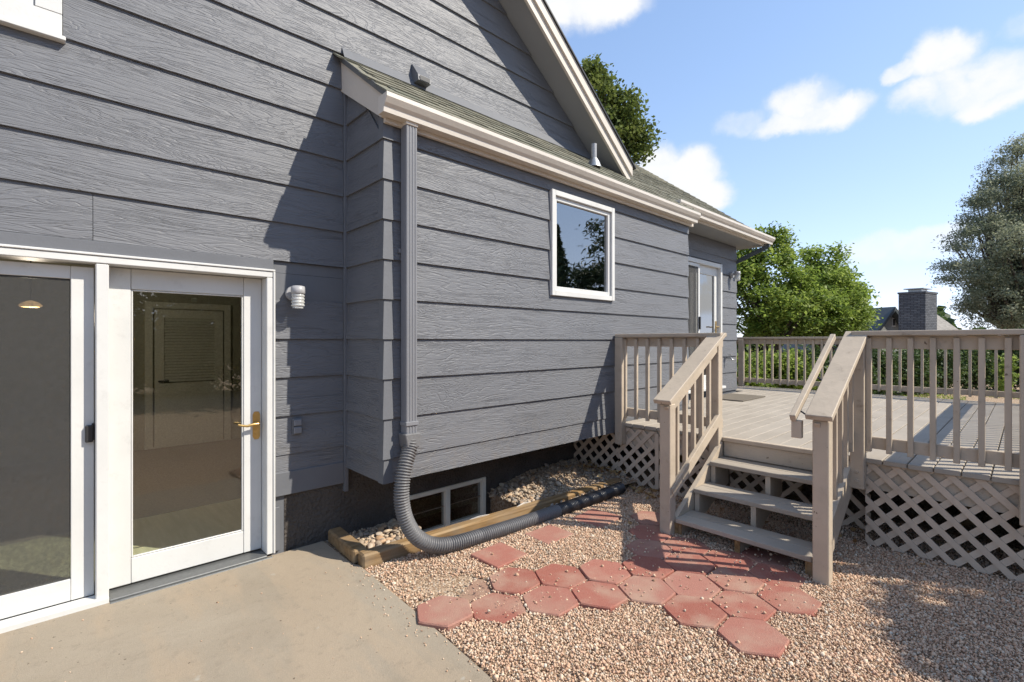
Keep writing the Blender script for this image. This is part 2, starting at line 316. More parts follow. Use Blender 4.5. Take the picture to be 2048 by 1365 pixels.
M['glass'] = glass('door_glass', .12); M['lowe'] = glass('coated_window_glass', .33, (.5, .55, .55)); 
def jar():
    m = Mat('ribbed_lamp_glass', .12, .6); m.col((.75, .76, .74)); t = m.N('ShaderNodeBsdfTransparent'); mx = m.N('ShaderNodeMixShader'); mx.inputs[0].default_value = .55
    m.l.new(m.b.outputs[0], mx.inputs[2]); m.l.new(t.outputs[0], mx.inputs[1]); m.l.new(mx.outputs[0], m.n['Material Output'].inputs[0]); return m.m
M['jar'] = jar()
def screen():
    m = bpy.data.materials.new('insect_screen'); m.use_nodes = True; n = m.node_tree.nodes; l = m.node_tree.links; b = n['Principled BSDF']; b.inputs['Base Color'].default_value = (.055, .055, .055, 1); b.inputs['Roughness'].default_value = .8
    geo = n.new('ShaderNodeNewGeometry'); nz = n.new('ShaderNodeTexNoise'); nz.inputs['Scale'].default_value = 55; l.new(geo.outputs['Position'], nz.inputs['Vector']); mr = n.new('ShaderNodeMapRange'); l.new(nz.outputs[0], mr.inputs[0]); mr.inputs[1].default_value = .3; mr.inputs[2].default_value = .7; mr.inputs[3].default_value = .42; mr.inputs[4].default_value = .58
    t = n.new('ShaderNodeBsdfTransparent'); mx = n.new('ShaderNodeMixShader'); l.new(mr.outputs[0], mx.inputs[0]); l.new(t.outputs[0], mx.inputs[1]); l.new(b.outputs[0], mx.inputs[2]); l.new(mx.outputs[0], n['Material Output'].inputs[0]); return m
M['screen'] = screen()
def leafmat(name, stops, trans=.35):
    m = Mat(name, .55, .25); at = m.N('ShaderNodeAttribute', attribute_name='rnd'); c = m.ramp(at.outputs['Fac'], stops); m.col(c)
    t = m.N('ShaderNodeBsdfTranslucent'); m.l.new(c, t.inputs[0]); mx = m.N('ShaderNodeMixShader'); mx.inputs[0].default_value = trans
    m.l.new(m.b.outputs[0], mx.inputs[1]); m.l.new(t.outputs[0], mx.inputs[2]); m.l.new(mx.outputs[0], m.n['Material Output'].inputs[0]); return m.m
M['leaf_green'] = leafmat('bright_green_leaves', [(0, (.085, .13, .022)), (.5, (.215, .30, .055)), (1, (.40, .47, .12))], .5)
M['leaf_olive'] = leafmat('silver_leaves', [(0, (.10, .125, .075)), (.5, (.23, .255, .165)), (1, (.43, .44, .32))], .45)
M['leaf_dark'] = leafmat('dark_green_leaves', [(0, (.03, .055, .018)), (.5, (.06, .10, .03)), (1, (.12, .17, .05))], .3)
M['leaf_poplar'] = leafmat('olive_green_leaves', [(0, (.06, .085, .02)), (.5, (.13, .17, .04)), (1, (.23, .27, .08))], .4)
M['needle'] = leafmat('pine_needles', [(0, (.03, .05, .02)), (.5, (.065, .095, .04)), (1, (.11, .14, .06))], .1)
M['leaf_dry'] = leafmat('dry_leaves', [(0, (.22, .11, .04)), (.5, (.4, .24, .1)), (1, (.52, .4, .22))], .2)
def bark():
    m = Mat('bark', .9, .1); g = m.noise(m.pos(scale=(9, 9, 2)), 1.5, 5); m.col(m.ramp(g, [(.3, (.05, .04, .032)), (.7, (.14, .115, .09))])); m.bump(g, .02); return m.m
M['bark'] = bark()
def brick():
    m = Mat('painted_brick', .8, .2); tcn = m.N('ShaderNodeTexCoord'); g = m.N('ShaderNodeNewGeometry')
    sx = m.N('ShaderNodeSeparateXYZ'); m.l.new(g.outputs['Position'], sx.inputs[0]); a = m.math('ADD', sx.outputs[0], sx.outputs[1]); cb = m.N('ShaderNodeCombineXYZ'); m.l.new(a, cb.inputs[0]); m.l.new(sx.outputs[2], cb.inputs[1])
    b = m.N('ShaderNodeTexBrick'); m.l.new(cb.outputs[0], b.inputs['Vector']); b.inputs['Scale'].default_value = 1; b.inputs['Brick Width'].default_value = .27; b.inputs['Row Height'].default_value = .1; b.inputs['Mortar Size'].default_value = .012
    b.inputs['Color1'].default_value = (.075, .083, .095, 1); b.inputs['Color2'].default_value = (.13, .14, .155, 1); b.inputs['Mortar'].default_value = (.045, .048, .055, 1); m.col(b.outputs[0]); m.bump(b.outputs[1], -.02); return m.m
M['brick'] = brick()
M['nwall'] = painted('neighbour_wall_paint', (.24, .25, .24), .7, .05); M['ntrim'] = painted('neighbour_trim_paint', (.07, .085, .095), .6, .05)
def nroof():
    m = Mat('neighbour_roof', .9, .1); p = m.pos(False, (1, 1, 9)); a = m.noise(p, 3, 5); m.col(m.ramp(a, [(.3, (.2, .185, .165)), (.7, (.33, .31, .28))])); m.bump(a, .03); return m.m
M['nroof'] = nroof()

# ------------------------------------------------------------------ ground, patio
def ground_sheet():
    xs = [-220, -30, -4, 2.15, 3.2, 12, 40, 260]; ys = [-220, -30, -4, 3.1, 3.76, 12, 40, 260]; v = [(x, y, 0) for y in ys for x in xs]; n = len(xs)
    f = [(j*n+i, j*n+i+1, (j+1)*n+i+1, (j+1)*n+i) for j in range(len(ys)-1) for i in range(n-1) if not (xs[i] == 2.15 and ys[j] == 3.1)]
    me = bpy.data.meshes.new('ground'); me.from_pydata(v, [], f); me.materials.append(M['ground']); return place('ground', me, (0, 0, 0), kind='structure')
GR = ground_sheet()
well = MB(); well.add([(2.15, 3.1, 0), (3.2, 3.1, 0), (3.2, 3.76, 0), (2.15, 3.76, 0), (2.15, 3.1, -.45), (3.2, 3.1, -.45), (3.2, 3.76, -.45), (2.15, 3.76, -.45)], [(4, 5, 6, 7), (0, 1, 5, 4), (1, 2, 6, 5), (3, 0, 4, 7)])
well.build('window_well', M['ground'], None, kind='structure')
pb = MB(); pb.prism([(-6, 1.62, .0), (1.36, 1.62, 0), (1.44, 1.67, 0), (1.475, 2.3, 0), (1.50, 3.14, 0), (1.475, 3.2, 0), (1.475, 3.72, 0), (-6, 3.72, 0)], (0, 0, .018))
PATIO = pb.build('patio', M['concrete'], None, kind='structure', bevel=.004)

# ------------------------------------------------------------------ the house
WY = 3.754; XR = 1.678; YB = 3.127; XB1 = 6.156; YR = 3.6; XC = 8.9
ROW = .2845; Z0 = .726
PITCH = .75
def zr(y): return 3.285+PITCH*(y-3.0)                # top of the lean-to / rear roof plane
def xg(z): return 5.22-(z-3.604)/.78                # gable soffit line on the end wall: x at height z
def zg(x): return 3.604+.78*(5.22-x)
HOUSE = empty('house', (1.2, 5.5, 0), label='grey lap sided house with white trimmed doors, lean-to bump-out and shingle roof', cat='house')
def rows(lo, hi):
    k = math.floor((lo-Z0)/ROW+1e-6)
    while Z0+k*ROW < hi-.02:
        yield max(lo, Z0+k*ROW), min(hi, Z0+(k+1)*ROW+.006)
        k += 1
TB, TT = .023, .005
def lap_y(wall, x0, x1, zb, zt, y, x1t=None, x0t=None):
    x1t = x1 if x1t is None else x1t; x0t = x0 if x0t is None else x0t
    fr = (zt-zb)/ROW; tt = TB-(TB-TT)*min(1, fr); j = random.uniform(-.0012, .0012)
    MB().hexa([(x0, y-TB+j, zb), (x1, y-TB-j, zb), (x1, y, zb), (x0, y, zb), (x0t, y-tt, zt), (x1t, y-tt, zt), (x1t, y, zt), (x0t, y, zt)]).build('siding_board', M['siding'], wall)
def lap_x(wall, y0, y1, zb, zt, x, y0t=None, y1t=None):
    y0t = y0 if y0t is None else y0t; y1t = y1 if y1t is None else y1t
    fr = (zt-zb)/ROW; tt = TB-(TB-TT)*min(1, fr)
    MB().hexa([(x-TB, y0, zb), (x, y0, zb), (x, y1, zb), (x-TB, y1, zb), (x-tt, y0t, zt), (x, y0t, zt), (x, y1t, zt), (x-tt, y1t, zt)]).build('siding_board', M['siding_side'], wall)
# main end wall with its gable: sheathing with the door opening left free
DX0, DX1, DZ = -.80, 1.112, 2.062
core = MB()
core.box(-4.5, DX0, WY, WY+.13, .0, 2.062); core.box(DX1, 2.2, WY, WY+.13, -.6, 2.062)
core.prism([(-4.5, WY, 2.064), (5.1, WY, 2.064), (5.1, WY, zg(5.1)-.03), (1.0, WY, zg(1.0)-.03), (-3.2, WY, zg(1.0)-3.3), (-4.5, WY, 2.7)], (0, .13, 0))
WALL = core.build('end_wall', M['trim_grey'], HOUSE)
for zb, zt in rows(.6, 6.9):
    if zt <= 2.15:                                    # right of the doors
        lap_y(WALL, 1.125, XR-.035, zb, min(zt, 2.3), WY)
        if zb < 2.1: lap_y(WALL, -4.4, DX0-.03, zb, zt, WY)
    elif zb < 2.2:
        lap_y(WALL, -4.4, DX0-.03, zb, zt, WY); lap_y(WALL, DX0-.027, .13, max(zb, 2.15), zt, WY); lap_y(WALL, .133, XR-.035, max(zb, 2.15), zt, WY)
    elif zt < 3.3:
        js = random.uniform(-1.6, -.6); lap_y(WALL, -4.4, js, zb, zt, WY); lap_y(WALL, js+.003, XR-.035, zb, zt, WY)
    elif zb < 3.62:
        lap_y(WALL, -4.4, -1.13, zb, zt, WY); lap_y(WALL, .003, XR-.035 if zb < 3.5 else XR-.03, zb, zt, WY)
    else:
        xl = .003 if zb < 4.4 else -2.5
        lap_y(WALL, xl, xg(zb)-.02, zb, zt, WY, xg(zt)-.02)
B('skirt_board', M['trim_grey'], WALL, 1.125, XR-.035, WY-.034, WY, .43, .6, .003)
B('corner_board', M['trim_grey'], WALL, XR-.033, XR-.0, WY-.04, WY, .36, 3.72, .003)
B('head_trim', M['trim_grey'], WALL, DX0-.02, 1.118, WY-.03, WY, 2.066, 2.148, .003)
B('side_trim', M['trim_grey'], WALL, 1.118, 1.165, WY-.02, WY-.001, .03, .35, .004)
FND = MB(); FND.box(1.20, 1.69, WY-.004, WY+.1, -.5, .43); FND.box(1.69, 2.2, WY-.004, WY+.1, -.5, .62); FND.box(2.2, 3.13, WY-.004, WY+.1, .19, .62); FND.box(2.2, 3.13, WY-.004, WY+.1, -.5, -.22); FND.box(3.13, 6.3, WY-.004, WY+.1, -.5, .62); FND.box(1.112, 1.2, WY+.01, WY+.1, -.1, .43)
FND.build('foundation', M['foundation'], HOUSE)
uw = empty('upper_window', (-.565, WY, 3.28), HOUSE)
for a in ((-1.13, 0, 3.28, 3.40), (-1.13, -1.02, 3.402, 4.5), (-.11, 0, 3.402, 4.5), (-1.13, 0, 4.502, 4.62)): B('casing', M['white'], uw, a[0], a[1], WY-.042, WY-.002, a[2], a[3], .003)
B('sill', M['white'], uw, -1.15, .015, WY-.055, WY-.001, 3.255, 3.279, .003)
for a in ((-1.018, -.112, 3.402, 3.44), (-1.018, -.98, 3.442, 4.498), (-.15, -.112, 3.442, 4.498)): B('sash', M['white'], uw, a[0], a[1], WY-.03, WY-.002, a[2], a[3], .002)
for a in ((-.978, -.152, 3.442, 3.475), (-.185, -.152, 3.477, 4.46)): B('sash', M['white'], uw, a[0], a[1], WY-.018, WY-.002, a[2], a[3], .002)
B('pane', M['lowe'], uw, -.98, -.185, WY-.008, WY-.004, 3.475, 4.46)
# basement window
bw = empty('basement_window', (2.66, WY, 0), HOUSE)
M['cream'] = painted('cream_window_paint', (.82, .77, .66), .5, .06, dirt=.2)
for x0, x1 in ((2.2, 2.245), (2.64, 2.69), (3.085, 3.13)): B('frame', M['cream'], bw, x0, x1, WY-.02, WY+.05, -.22, .19, .003)
B('frame', M['cream'], bw, 2.245, 2.64, WY-.017, WY+.05, .15, .188, .003); B('frame', M['cream'], bw, 2.69, 3.085, WY-.017, WY+.05, .15, .188, .003)
B('frame', M['cream'], bw, 2.245, 2.64, WY-.017, WY+.05, -.218, -.18); B('frame', M['cream'], bw, 2.69, 3.085, WY-.017, WY+.05, -.218, -.18)
for x0, x1 in ((2.245, 2.64), (2.69, 3.085)): B('pane', M['lowe'], bw, x0, x1, WY+.02, WY+.025, -.18, .15)
B('interior_backing', M['black'], HOUSE, 2.1, 3.2, WY+.3, WY+.34, -.4, .4)  # black panel stands in for the unlit basement behind the panes

# bump-out
bc = MB(); bc.box(XR+.002, XB1-.002, YB+.004, YB+.1, .566, 2.0); bc.box(XR+.002, 3.42, YB+.004, YB+.1, 2.0, 3.0); bc.box(4.40, XB1-.002, YB+.004, YB+.1, 2.0, 3.0); bc.box(XR+.002, XB1-.002, YB+.004, YB+.1, 3.0, 3.19)
bc.box(XR+.002, XR+.1, YB+.1, WY, .566, 3.16); bc.box(XB1-.1, XB1-.002, YB+.1, WY, .566, 3.16); bc.prism([(XR+.004, YB+.1, 3.14), (XR+.004, WY-.002, 3.14), (XR+.004, WY-.002, 3.70), (XR+.004, YB+.1, 3.24)], (.06, 0, 0))
BUMP = bc.build('bump_out_wall', M['trim_grey'], HOUSE)
B('floor_soffit', M['soffit'], HOUSE, XR+.004, XB1-.004, YB+.006, WY-.006, .57, .63)
WX0, WX1, WZ0, WZ1 = 3.405, 4.42, 2.0, 3.013
for zb, zt in rows(.555, 3.17):
    a, b = XR-.012, XB1
    if zt > WZ0+.01 and zb < WZ1-.02:
        lap_y(BUMP, a, WX0+.01, zb, zt, YB); lap_y(BUMP, WX1-.01, b, zb, zt, YB)
        if zb < WZ0: lap_y(BUMP, WX0+.01, WX1-.01, zb, WZ0+.01, YB)
        if zt > WZ1: lap_y(BUMP, WX0+.01, WX1-.01, max(zb, WZ1-.01), zt, YB)
    elif 1.8 < zb < 1.95: lap_y(BUMP, a, 3.105, zb, zt, YB); lap_y(BUMP, 3.109, b, zb, zt, YB)
    else: lap_y(BUMP, a, b, zb, zt, YB)
for zb, zt in rows(.555, 3.7):
    yl = YB-.012; f = lambda z: max(yl, 3.0+(z-3.02)/PITCH)
    if f(zb) > WY-.12: continue
    lap_x(BUMP, f(zb), WY-.04, zb, zt, XR, min(f(zt), WY-.05))
    if zb < 3.1: MB().hexa([(XR-TB-.004, YB-TB-.004, zb-.004), (XR+.055, YB-TB-.004, zb-.004), (XR+.055, YB-TB, zb-.004), (XR-TB, YB-TB, zb-.004), (XR-TT-.006, YB-TT-.008, zt), (XR+.05, YB-TT-.008, zt), (XR+.05, YB-TT-.003, zt), (XR-TT-.002, YB-TT-.003, zt)]).build('corner_cap', M['trim_grey'], BUMP)
    if zb < 3.1: MB().hexa([(XR-TB-.004, YB-TB-.004, zb-.004), (XR-TB, YB-TB, zb-.004), (XR-TB, YB+.045, zb-.004), (XR-TB-.004, YB+.045, zb-.004), (XR-TT-.008, YB-TT-.006, zt), (XR-TT-.003, YB-TT-.002, zt), (XR-TT-.003, YB+.045, zt), (XR-TT-.008, YB+.045, zt)]).build('corner_cap', M['trim_grey'], BUMP)
# bump-out window
w = empty('window', ((WX0+WX1)/2, YB, (WZ0+WZ1)/2), HOUSE)
def ring(name, mat, par, x0, x1, z0, z1, t, y0, y1):
    B(name, mat, par, x0, x0+t, y0, y1, z0, z1, .003); B(name, mat, par, x1-t, x1, y0, y1, z0, z1, .003)
    B(name, mat, par, x0+t, x1-t, y0+.001, y1, z0, z0+t, .003); B(name, mat, par, x0+t, x1-t, y0+.001, y1, z1-t, z1, .003)
ring('casing', M['white'], w, WX0, WX1, WZ0, WZ1, .05, YB-.045, YB+.03)
ring('sash', M['white'], w, WX0+.052, WX1-.052, WZ0+.052, WZ1-.052, .04, YB-.02, YB+.04)
B('pane', M['lowe'], w, WX0+.09, WX1-.09, YB+.005, YB+.01, WZ0+.09, WZ1-.09)
B('interior_backing', M['room'], HOUSE, XR+.2, XB1-.2, YB+.55, YB+.57, .7, 3.1)

# recessed rear wall with its door
rc = MB(); rc.box(XB1-.3, 6.42, YR, YR+.12, 0, 3.3); rc.box(8.245, XC, YR, YR+.12, 0, 2.87); rc.box(6.42, XC, YR, YR+.12, 2.872, 3.3); rc.box(6.42, 8.245, YR+.01, YR+.1, 0, .79); rc.box(XC-.12, XC, YR+.12, 9, 0, 3.3)
rc.prism([(XC-.12, YR, 3.302), (XC-.12, 9, 3.302), (XC-.12, 9, 5.2), (XC-.12, 7, zr(7)-.12), (XC-.12, YR, zr(YR)-.12)], (.12, 0, 0))
REAR = rc.build('rear_wall', M['trim_grey'], HOUSE)
for zb, zt in rows(.69, 3.24):
    if zt < 2.92: lap_y(REAR, 8.26, XC+.005, zb, zt, YR); lap_y(REAR, XB1, 6.40, zb, zt, YR)
    elif zb < 2.88: lap_y(REAR, 8.26, XC+.005, zb, zt, YR); lap_y(REAR, XB1, 8.255, max(2.89, zb), zt, YR)
    else: lap_y(REAR, XB1, XC+.005, zb, zt, YR)
rd = empty('patio_door', (7.4, YR, .8), HOUSE)
B('frame', M['white'], rd, 8.19, 8.25, YR-.04, YR+.08, .79, 2.87, .003); B('frame', M['white'], rd, 6.42, 6.48, YR-.04, YR+.08, .79, 2.87, .003); B('frame', M['white'], rd, 6.48, 8.19, YR-.038, YR+.08, 2.80, 2.868, .003); B('sill', M['white'], rd, 6.42, 8.28, YR-.09, YR+.08, .76, .80, .004)
for x0, x1, y in ((7.36, 8.19, YR+.02), (6.5, 7.36, YR+.03)):
    B('stile', M['white'], rd, x0, x0+.11, y, y+.04, .80, 2.80, .003); B('stile', M['white'], rd, x1-.12, x1, y, y+.04, .80, 2.80, .003); B('rail', M['white'], rd, x0+.11, x1-.12, y, y+.04, 2.66, 2.80, .003); B('rail', M['white'], rd, x0+.11, x1-.12, y, y+.04, .80, 1.0, .003); B('pane', M['lowe'], rd, x0+.11, x1-.12, y+.018, y+.022, 1.0, 2.66)
ring('screen_frame', M['white'], rd, 6.50, 7.44, .82, 2.79, .05, YR-.03, YR-.008); B('screen_mesh', M['screen'], rd, 6.55, 7.39, YR-.02, YR-.017, .87, 2.74); B('screen_handle', M['black'], rd, 7.395, 7.43, YR-.055, YR-.03, 1.75, 1.95, .004)
B('lock_plate', M['brass'], rd, 8.1, 8.13, YR+.005, YR+.02, 1.70, 1.9, .002); MB().tube([(8.115, YR-.04, 1.8), (8.05, YR-.045, 1.805), (7.99, YR-.04, 1.8)], .011, 8).tube([(8.115, YR+.01, 1.8), (8.115, YR-.04, 1.8)], .011, 8).build('handle', M['brass'], rd)
B('interior_backing', M['black'], HOUSE, 6.2, 8.7, YR+.9, YR+.93, .7, 2.95)  # black panel behind the door glass; the interior's darkness is in its colour

# main entrance: screen panel on the left, hinged glazed door on the right
ent = empty('entrance_frame', (.15, WY, 0), HOUSE)
Y0 = 3.716
B('casing', M['white'], ent, 1.07, 1.112, Y0, 3.885, .03, 2.018, .004); B('casing', M['white'], ent, DX0, DX0+.05, Y0, 3.885, .03, 2.018, .004); B('casing', M['white'], ent, DX0, 1.112, Y0, 3.885, 2.02, 2.062, .004)
B('outer_bead', M['white'], ent, 1.112, 1.126, Y0-.008, WY, .03, 2.062, .003); B('outer_bead', M['white'], ent, DX0, 1.126, Y0-.008, WY, 2.0635, 2.078, .003)
B('mullion', M['white'], ent, .143, .203, Y0+.004, 3.885, .03, 2.018, .005)
B('threshold', M['threshold'], ent, .205, 1.07, 3.70, 3.885, .0, .032, .004); B('threshold', M['threshold'], ent, .205, 1.10, 3.675, 3.699, .0, .022, .003)
B('sill', M['white'], ent, DX0, .203, 3.70, 3.796, .0, .05, .004); B('sill', M['threshold'], ent, DX0, .14, 3.798, 3.885, 0, .045)
dl = empty('glazed_door', (.64, 3.82, .05), HOUSE); y = 3.832
B('stile', M['white'], dl, .206, .314, y, y+.045, .045, 2.016, .003); B('stile', M['white'], dl, .95, 1.068, y, y+.045, .045, 2.016, .003); B('rail', M['white'], dl, .316, .948, y+.001, y+.045, 1.888, 2.016, .003); B('rail', M['white'], dl, .316, .948, y+.001, y+.045, .045, .2, .003)
ring('glazing_bead', M['white'], dl, .316, .948, .202, 1.886, .009, y+.006, y+.02)
B('pane', M['glass'], dl, .316, .948, y+.022, y+.026, .2, 1.888)
MB().prism([(1.018, y-.006, .85), (1.046, y-.006, .85), (1.056, y-.006, .87), (1.056, y-.006, 1.03), (1.046, y-.006, 1.05), (1.018, y-.006, 1.05), (1.008, y-.006, 1.03), (1.008, y-.006, .87)], (0, .006, 0)).build('lock_plate', M['brass'], dl)
MB().tube([(1.032, y-.004, .965), (1.032, y-.05, .965)], .011, 10).tube([(1.034, y-.048, .965), (1.0, y-.052, .966), (.96, y-.05, .958), (.93, y-.046, .964), (.905, y-.04, .972)], [.012, .011, .009, .008, .007], 10).tube([(1.032, y-.01, .89), (1.032, y-.004, .89)], .012, 12).build('handle', M['brass'], dl)
sd = empty('screen_door', (-.3, 3.76, .05), HOUSE); y = 3.798
B('stile', M['white'], sd, .036, .139, y, y+.022, .052, 2.0, .003); B('stile', M['white'], sd, DX0+.052, DX0+.15, y, y+.022, .052, 2.0, .003); B('rail', M['white'], sd, DX0+.15, .035, y+.001, y+.022, 1.925, 2.0, .003); B('rail', M['white'], sd, DX0+.15, .035, y+.001, y+.022, .052, .178, .003)
B('screen_mesh', M['screen'], sd, DX0+.15, .035, y+.010, y+.012, .178, 1.925)
B('pull', M['black'], sd, .098, .134, y-.028, y-.001, .965, 1.065, .005); B('pull', M['black'], sd, .128, .152, y-.012, y-.001, .975, 1.075, .003)
sp = empty('sliding_panel', (-.3, 3.83, .05), HOUSE); y = 3.848
B('stile', M['white'], sp, .06, .139, y, y+.04, .05, 2.0, .003); B('stile', M['white'], sp, DX0+.052, DX0+.13, y, y+.04, .05, 2.0, .003); B('rail', M['white'], sp, DX0+.13, .06, y, y+.04, 1.92, 2.0); B('rail', M['white'], sp, DX0+.13, .06, y, y+.04, .05, .16); B('pane', M['glass'], sp, DX0+.13, .06, y+.018, y+.022, .16, 1.92)
# the room behind the doors
B('room_floor', M['tile'], HOUSE, -3.4, 3.6, 3.89, 5.3, -.1, .012); B('room_floor', M['carpet'], HOUSE, -3.4, 3.6, 5.302, 8.58, -.1, .016)
B('room_wall', M['room'], HOUSE, -3.5, 3.7, 8.6, 8.7, -.1, 2.6); B('room_wall', M['room'], HOUSE, -3.5, -3.4, 3.89, 8.598, -.1, 2.6); B('room_wall', M['room'], HOUSE, 3.6, 3.7, 3.89, 8.598, -.1, 2.6); B('room_ceiling', M['room'], HOUSE, -3.5, 3.7, 3.89, 8.7, 2.45, 2.55)
cl = empty('closet_door', (1.4, 8.55, 0), HOUSE)
B('stile', M['door_in'], cl, .97, 1.08, 8.545, 8.59, .02, 2.02); B('stile', M['door_in'], cl, 1.72, 1.83, 8.545, 8.59, .02, 2.02); B('rail', M['door_in'], cl, 1.08, 1.72, 8.546, 8.59, 1.90, 2.02); B('rail', M['door_in'], cl, 1.08, 1.72, 8.546, 8.59, .02, .95)
for i in range(22):
    z = .965+i*.0425; MB().hexa([(1.08, 8.55, z), (1.72, 8.55, z), (1.72, 8.575, z+.03), (1.08, 8.575, z+.03), (1.08, 8.55, z+.008), (1.72, 8.55, z+.008), (1.72, 8.575, z+.038), (1.08, 8.575, z+.038)]).build('louver', M['door_in'], cl)
ring('casing', M['door_in'], cl, .86, 1.94, -.06, 2.13, .09, 8.56, 8.598); MB().tube([(1.02, 8.53, .98), (1.02, 8.5, .98), (1.13, 8.49, .985)], .014, 8).build('handle', M['black'], cl)
pen = empty('ceiling_lamp', (-.22, 6.5, 1.9), label='small lit lamp hanging in the room behind the screen door', cat='lamp')
MB().tube([(-.22, 6.5, 1.95), (-.22, 6.5, 2.449)], .006, 6).build('cord', M['black'], pen); MB().tube([(-.22, 6.5, 1.885), (-.22, 6.5, 1.9), (-.22, 6.5, 1.93), (-.22, 6.5, 1.95)], [.06, .085, .06, .01], 16).build('shade', plain('lit_amber_glass', (1, .6, .28), .4, .3, 0, .7), pen)

ll = bpy.data.lights.new('lamp_light', 'POINT'); ll.energy = 11; ll.color = (1, .86, .68); ll.shadow_soft_size = .06; lo_ = bpy.data.objects.new('lamp_light', ll); C.objects.link(lo_); lo_.parent = pen; lo_.location = (0, 0, -.08)
# ------------------------------------------------------------------ roofs
gr = MB(); YF = 3.45
def slab(mb, P, n, t): mb.prism(P, Vector(n).normalized()*t)
gx0 = 1.0
gr.prism([(5.24, YF+.02, zg(5.24)+.03), (gx0, YF+.02, zg(gx0)+.03), (gx0, 10, zg(gx0)+.03), (5.24, 10, zg(5.24)+.03)], (0, 0, .16)); gr.prism([(gx0-.002, YF+.02, zg(gx0)+.03), (-4.6, YF+.02, zg(gx0)-.78*5.6+.03), (-4.6, 10, zg(gx0)-.78*5.6+.03), (gx0-.002, 10, zg(gx0)+.03)], (0, 0, .16))
GROOF = gr.build('gable_roof', M['shingle'], HOUSE)
# soffit and rake boards of the gable
MB().prism([(5.2, YF, zg(5.2)), (gx0, YF, zg(gx0)), (gx0, WY, zg(gx0)), (5.2, WY, zg(5.2))], (0, 0, .028)).build('soffit', M['soffit'], GROOF)
MB().prism([(5.235, YF-.03, zg(5.235)-.05), (gx0, YF-.03, zg(gx0)-.05), (gx0, YF-.03, zg(gx0)+.125), (5.235, YF-.03, zg(5.235)+.125)], (0, .03, 0)).build('rake_board', M['fascia'], GROOF)
MB().prism([(5.25, YF-.055, zg(5.25)+.06), (gx0, YF-.055, zg(gx0)+.06), (gx0, YF-.055, zg(gx0)+.19), (5.25, YF-.055, zg(5.25)+.19)], (0, .024, 0)).build('rake_trim', M['fascia'], GROOF)
MB().prism([(5.3, YF-.075, zg(5.3)+.193), (gx0, YF-.075, zg(gx0)+.193), (gx0, YF+.2, zg(gx0)+.193), (5.3, YF+.2, zg(5.3)+.193)], (0, 0, .02)).build('roof_edge', M['black'], GROOF)
# the lean-to over the bump-out and the rear roof: decks under the shingles
E1, E2, XE, XM = 2.985, 3.165, 9.25, 6.22
rm = MB(); rm.prism([(1.625, E1, zr(E1)-.012), (XM, E1, zr(E1)-.012), (XM, WY-.001, zr(WY)-.012), (1.625, WY-.001, zr(WY)-.012)], (0, 0, -.03))
LEAN = rm.build('lean_to_roof', M['shingle'], HOUSE)
rm = MB(); RY = 7.0
rm.prism([(XM+.002, E2, zr(E2)-.012), (XE, E2, zr(E2)-.012), (XE, RY, zr(RY)-.012), (xg(zr(RY))-.2, RY, zr(RY)-.012), (xg(zr(WY))-.2, WY+.002, zr(WY)-.012), (XM+.002, WY+.002, zr(WY)-.012)], (0, 0, -.05))
rm.prism([(XE, RY+.002, zr(RY)-.012), (2, RY+.002, zr(RY)-.012), (2, 11, zr(RY)-3), (XE, 11, zr(RY)-3)], (0, 0, -.05))
REARROOF = rm.build('rear_roof', M['shingle'], HOUSE)
ang = math.atan(PITCH)
def shingle_mesh(wd, i):
    v = []; n = 4; V = []; 
    t0, t1, L = .013, .003, .2
    lo = [random.uniform(-.016, .010) for _ in range(n+1)]
    for k in range(n+1):
        x = -wd/2+wd*k/n; V += [(x, lo[k], 0), (x, lo[k], t0+random.uniform(0, .003)), (x, L, t1), (x, L, 0)]
    F = []
    for k in range(n):
        a, b = 4*k, 4*k+4; F += [(a, b, b+1, a+1), (a+1, b+1, b+2, a+2)]
    F += [(0, 1, 2, 3), (4*n+3, 4*n+2, 4*n+1, 4*n)]
    me = bpy.data.meshes.new('shingle'); me.from_pydata(V, [], F); me.materials.append(M['shingle']); return me
SM = [(wd, shingle_mesh(wd-.004, i)) for i, wd in enumerate((.22, .28, .33, .38, .30, .25))]
EXPZ = .145; cnt = 0; jv, jf, ja = [], [], []
def lay(par, xa_f, xb, ys, ye, limit):
    global cnt
    s = 0; L = (ye-ys)/cos(ang); r = 0
    while s < L-.03:
        yy = ys+s*cos(ang); xa = xa_f(yy); x = xb
        first = True
        while x > xa+.03:
            wd, me = random.choice(SM)
            if first: wd, me = SM[r % 3]
            first = False
            z = zr(yy)-.011+random.uniform(0, .003)
            if x-wd > xa-.1:
                if cnt < limit: place('shingle', me, (x-wd/2, yy-.012, z-.009), par, (ang, 0, 0)); cnt += 1
                else:
                    R = Matrix.Translation((x-wd/2, yy-.012, z-.009)) @ Matrix.Rotation(ang, 4, 'X'); b = len(jv)
                    jv.extend([tuple(R @ q.co) for q in me.vertices]); jf.extend([tuple(b+i for i in p.vertices) for p in me.polygons]); ja.extend([random.random()]*len(me.vertices))
            x -= wd
        s += EXPZ; r += 1
lay(LEAN, lambda y: 1.64, XM, E1, WY-.02, 150)
lay(REARROOF, lambda y: XM if y < WY else xg(zr(y))-.05, XE, E2, RY, 300)
me = mesh_np('shingles', np.array(jv), np.array([f for f in jf if len(f) == 4]), M['shingle'], attr=ja); place('shingles', me, (0, 0, 0), REARROOF, kind='stuff')
MB().prism([(1.63, E1+.01, zr(E1)-.045), (1.63, WY-.005, zr(WY)-.045), (1.63, WY-.005, zr(WY)-.29), (1.63, 3.09, 3.13), (1.63, E1+.10, 3.13), (1.63, E1+.01, zr(E1)-.06)], (.024, 0, 0)).build('rake_board', M['fascia'], LEAN)
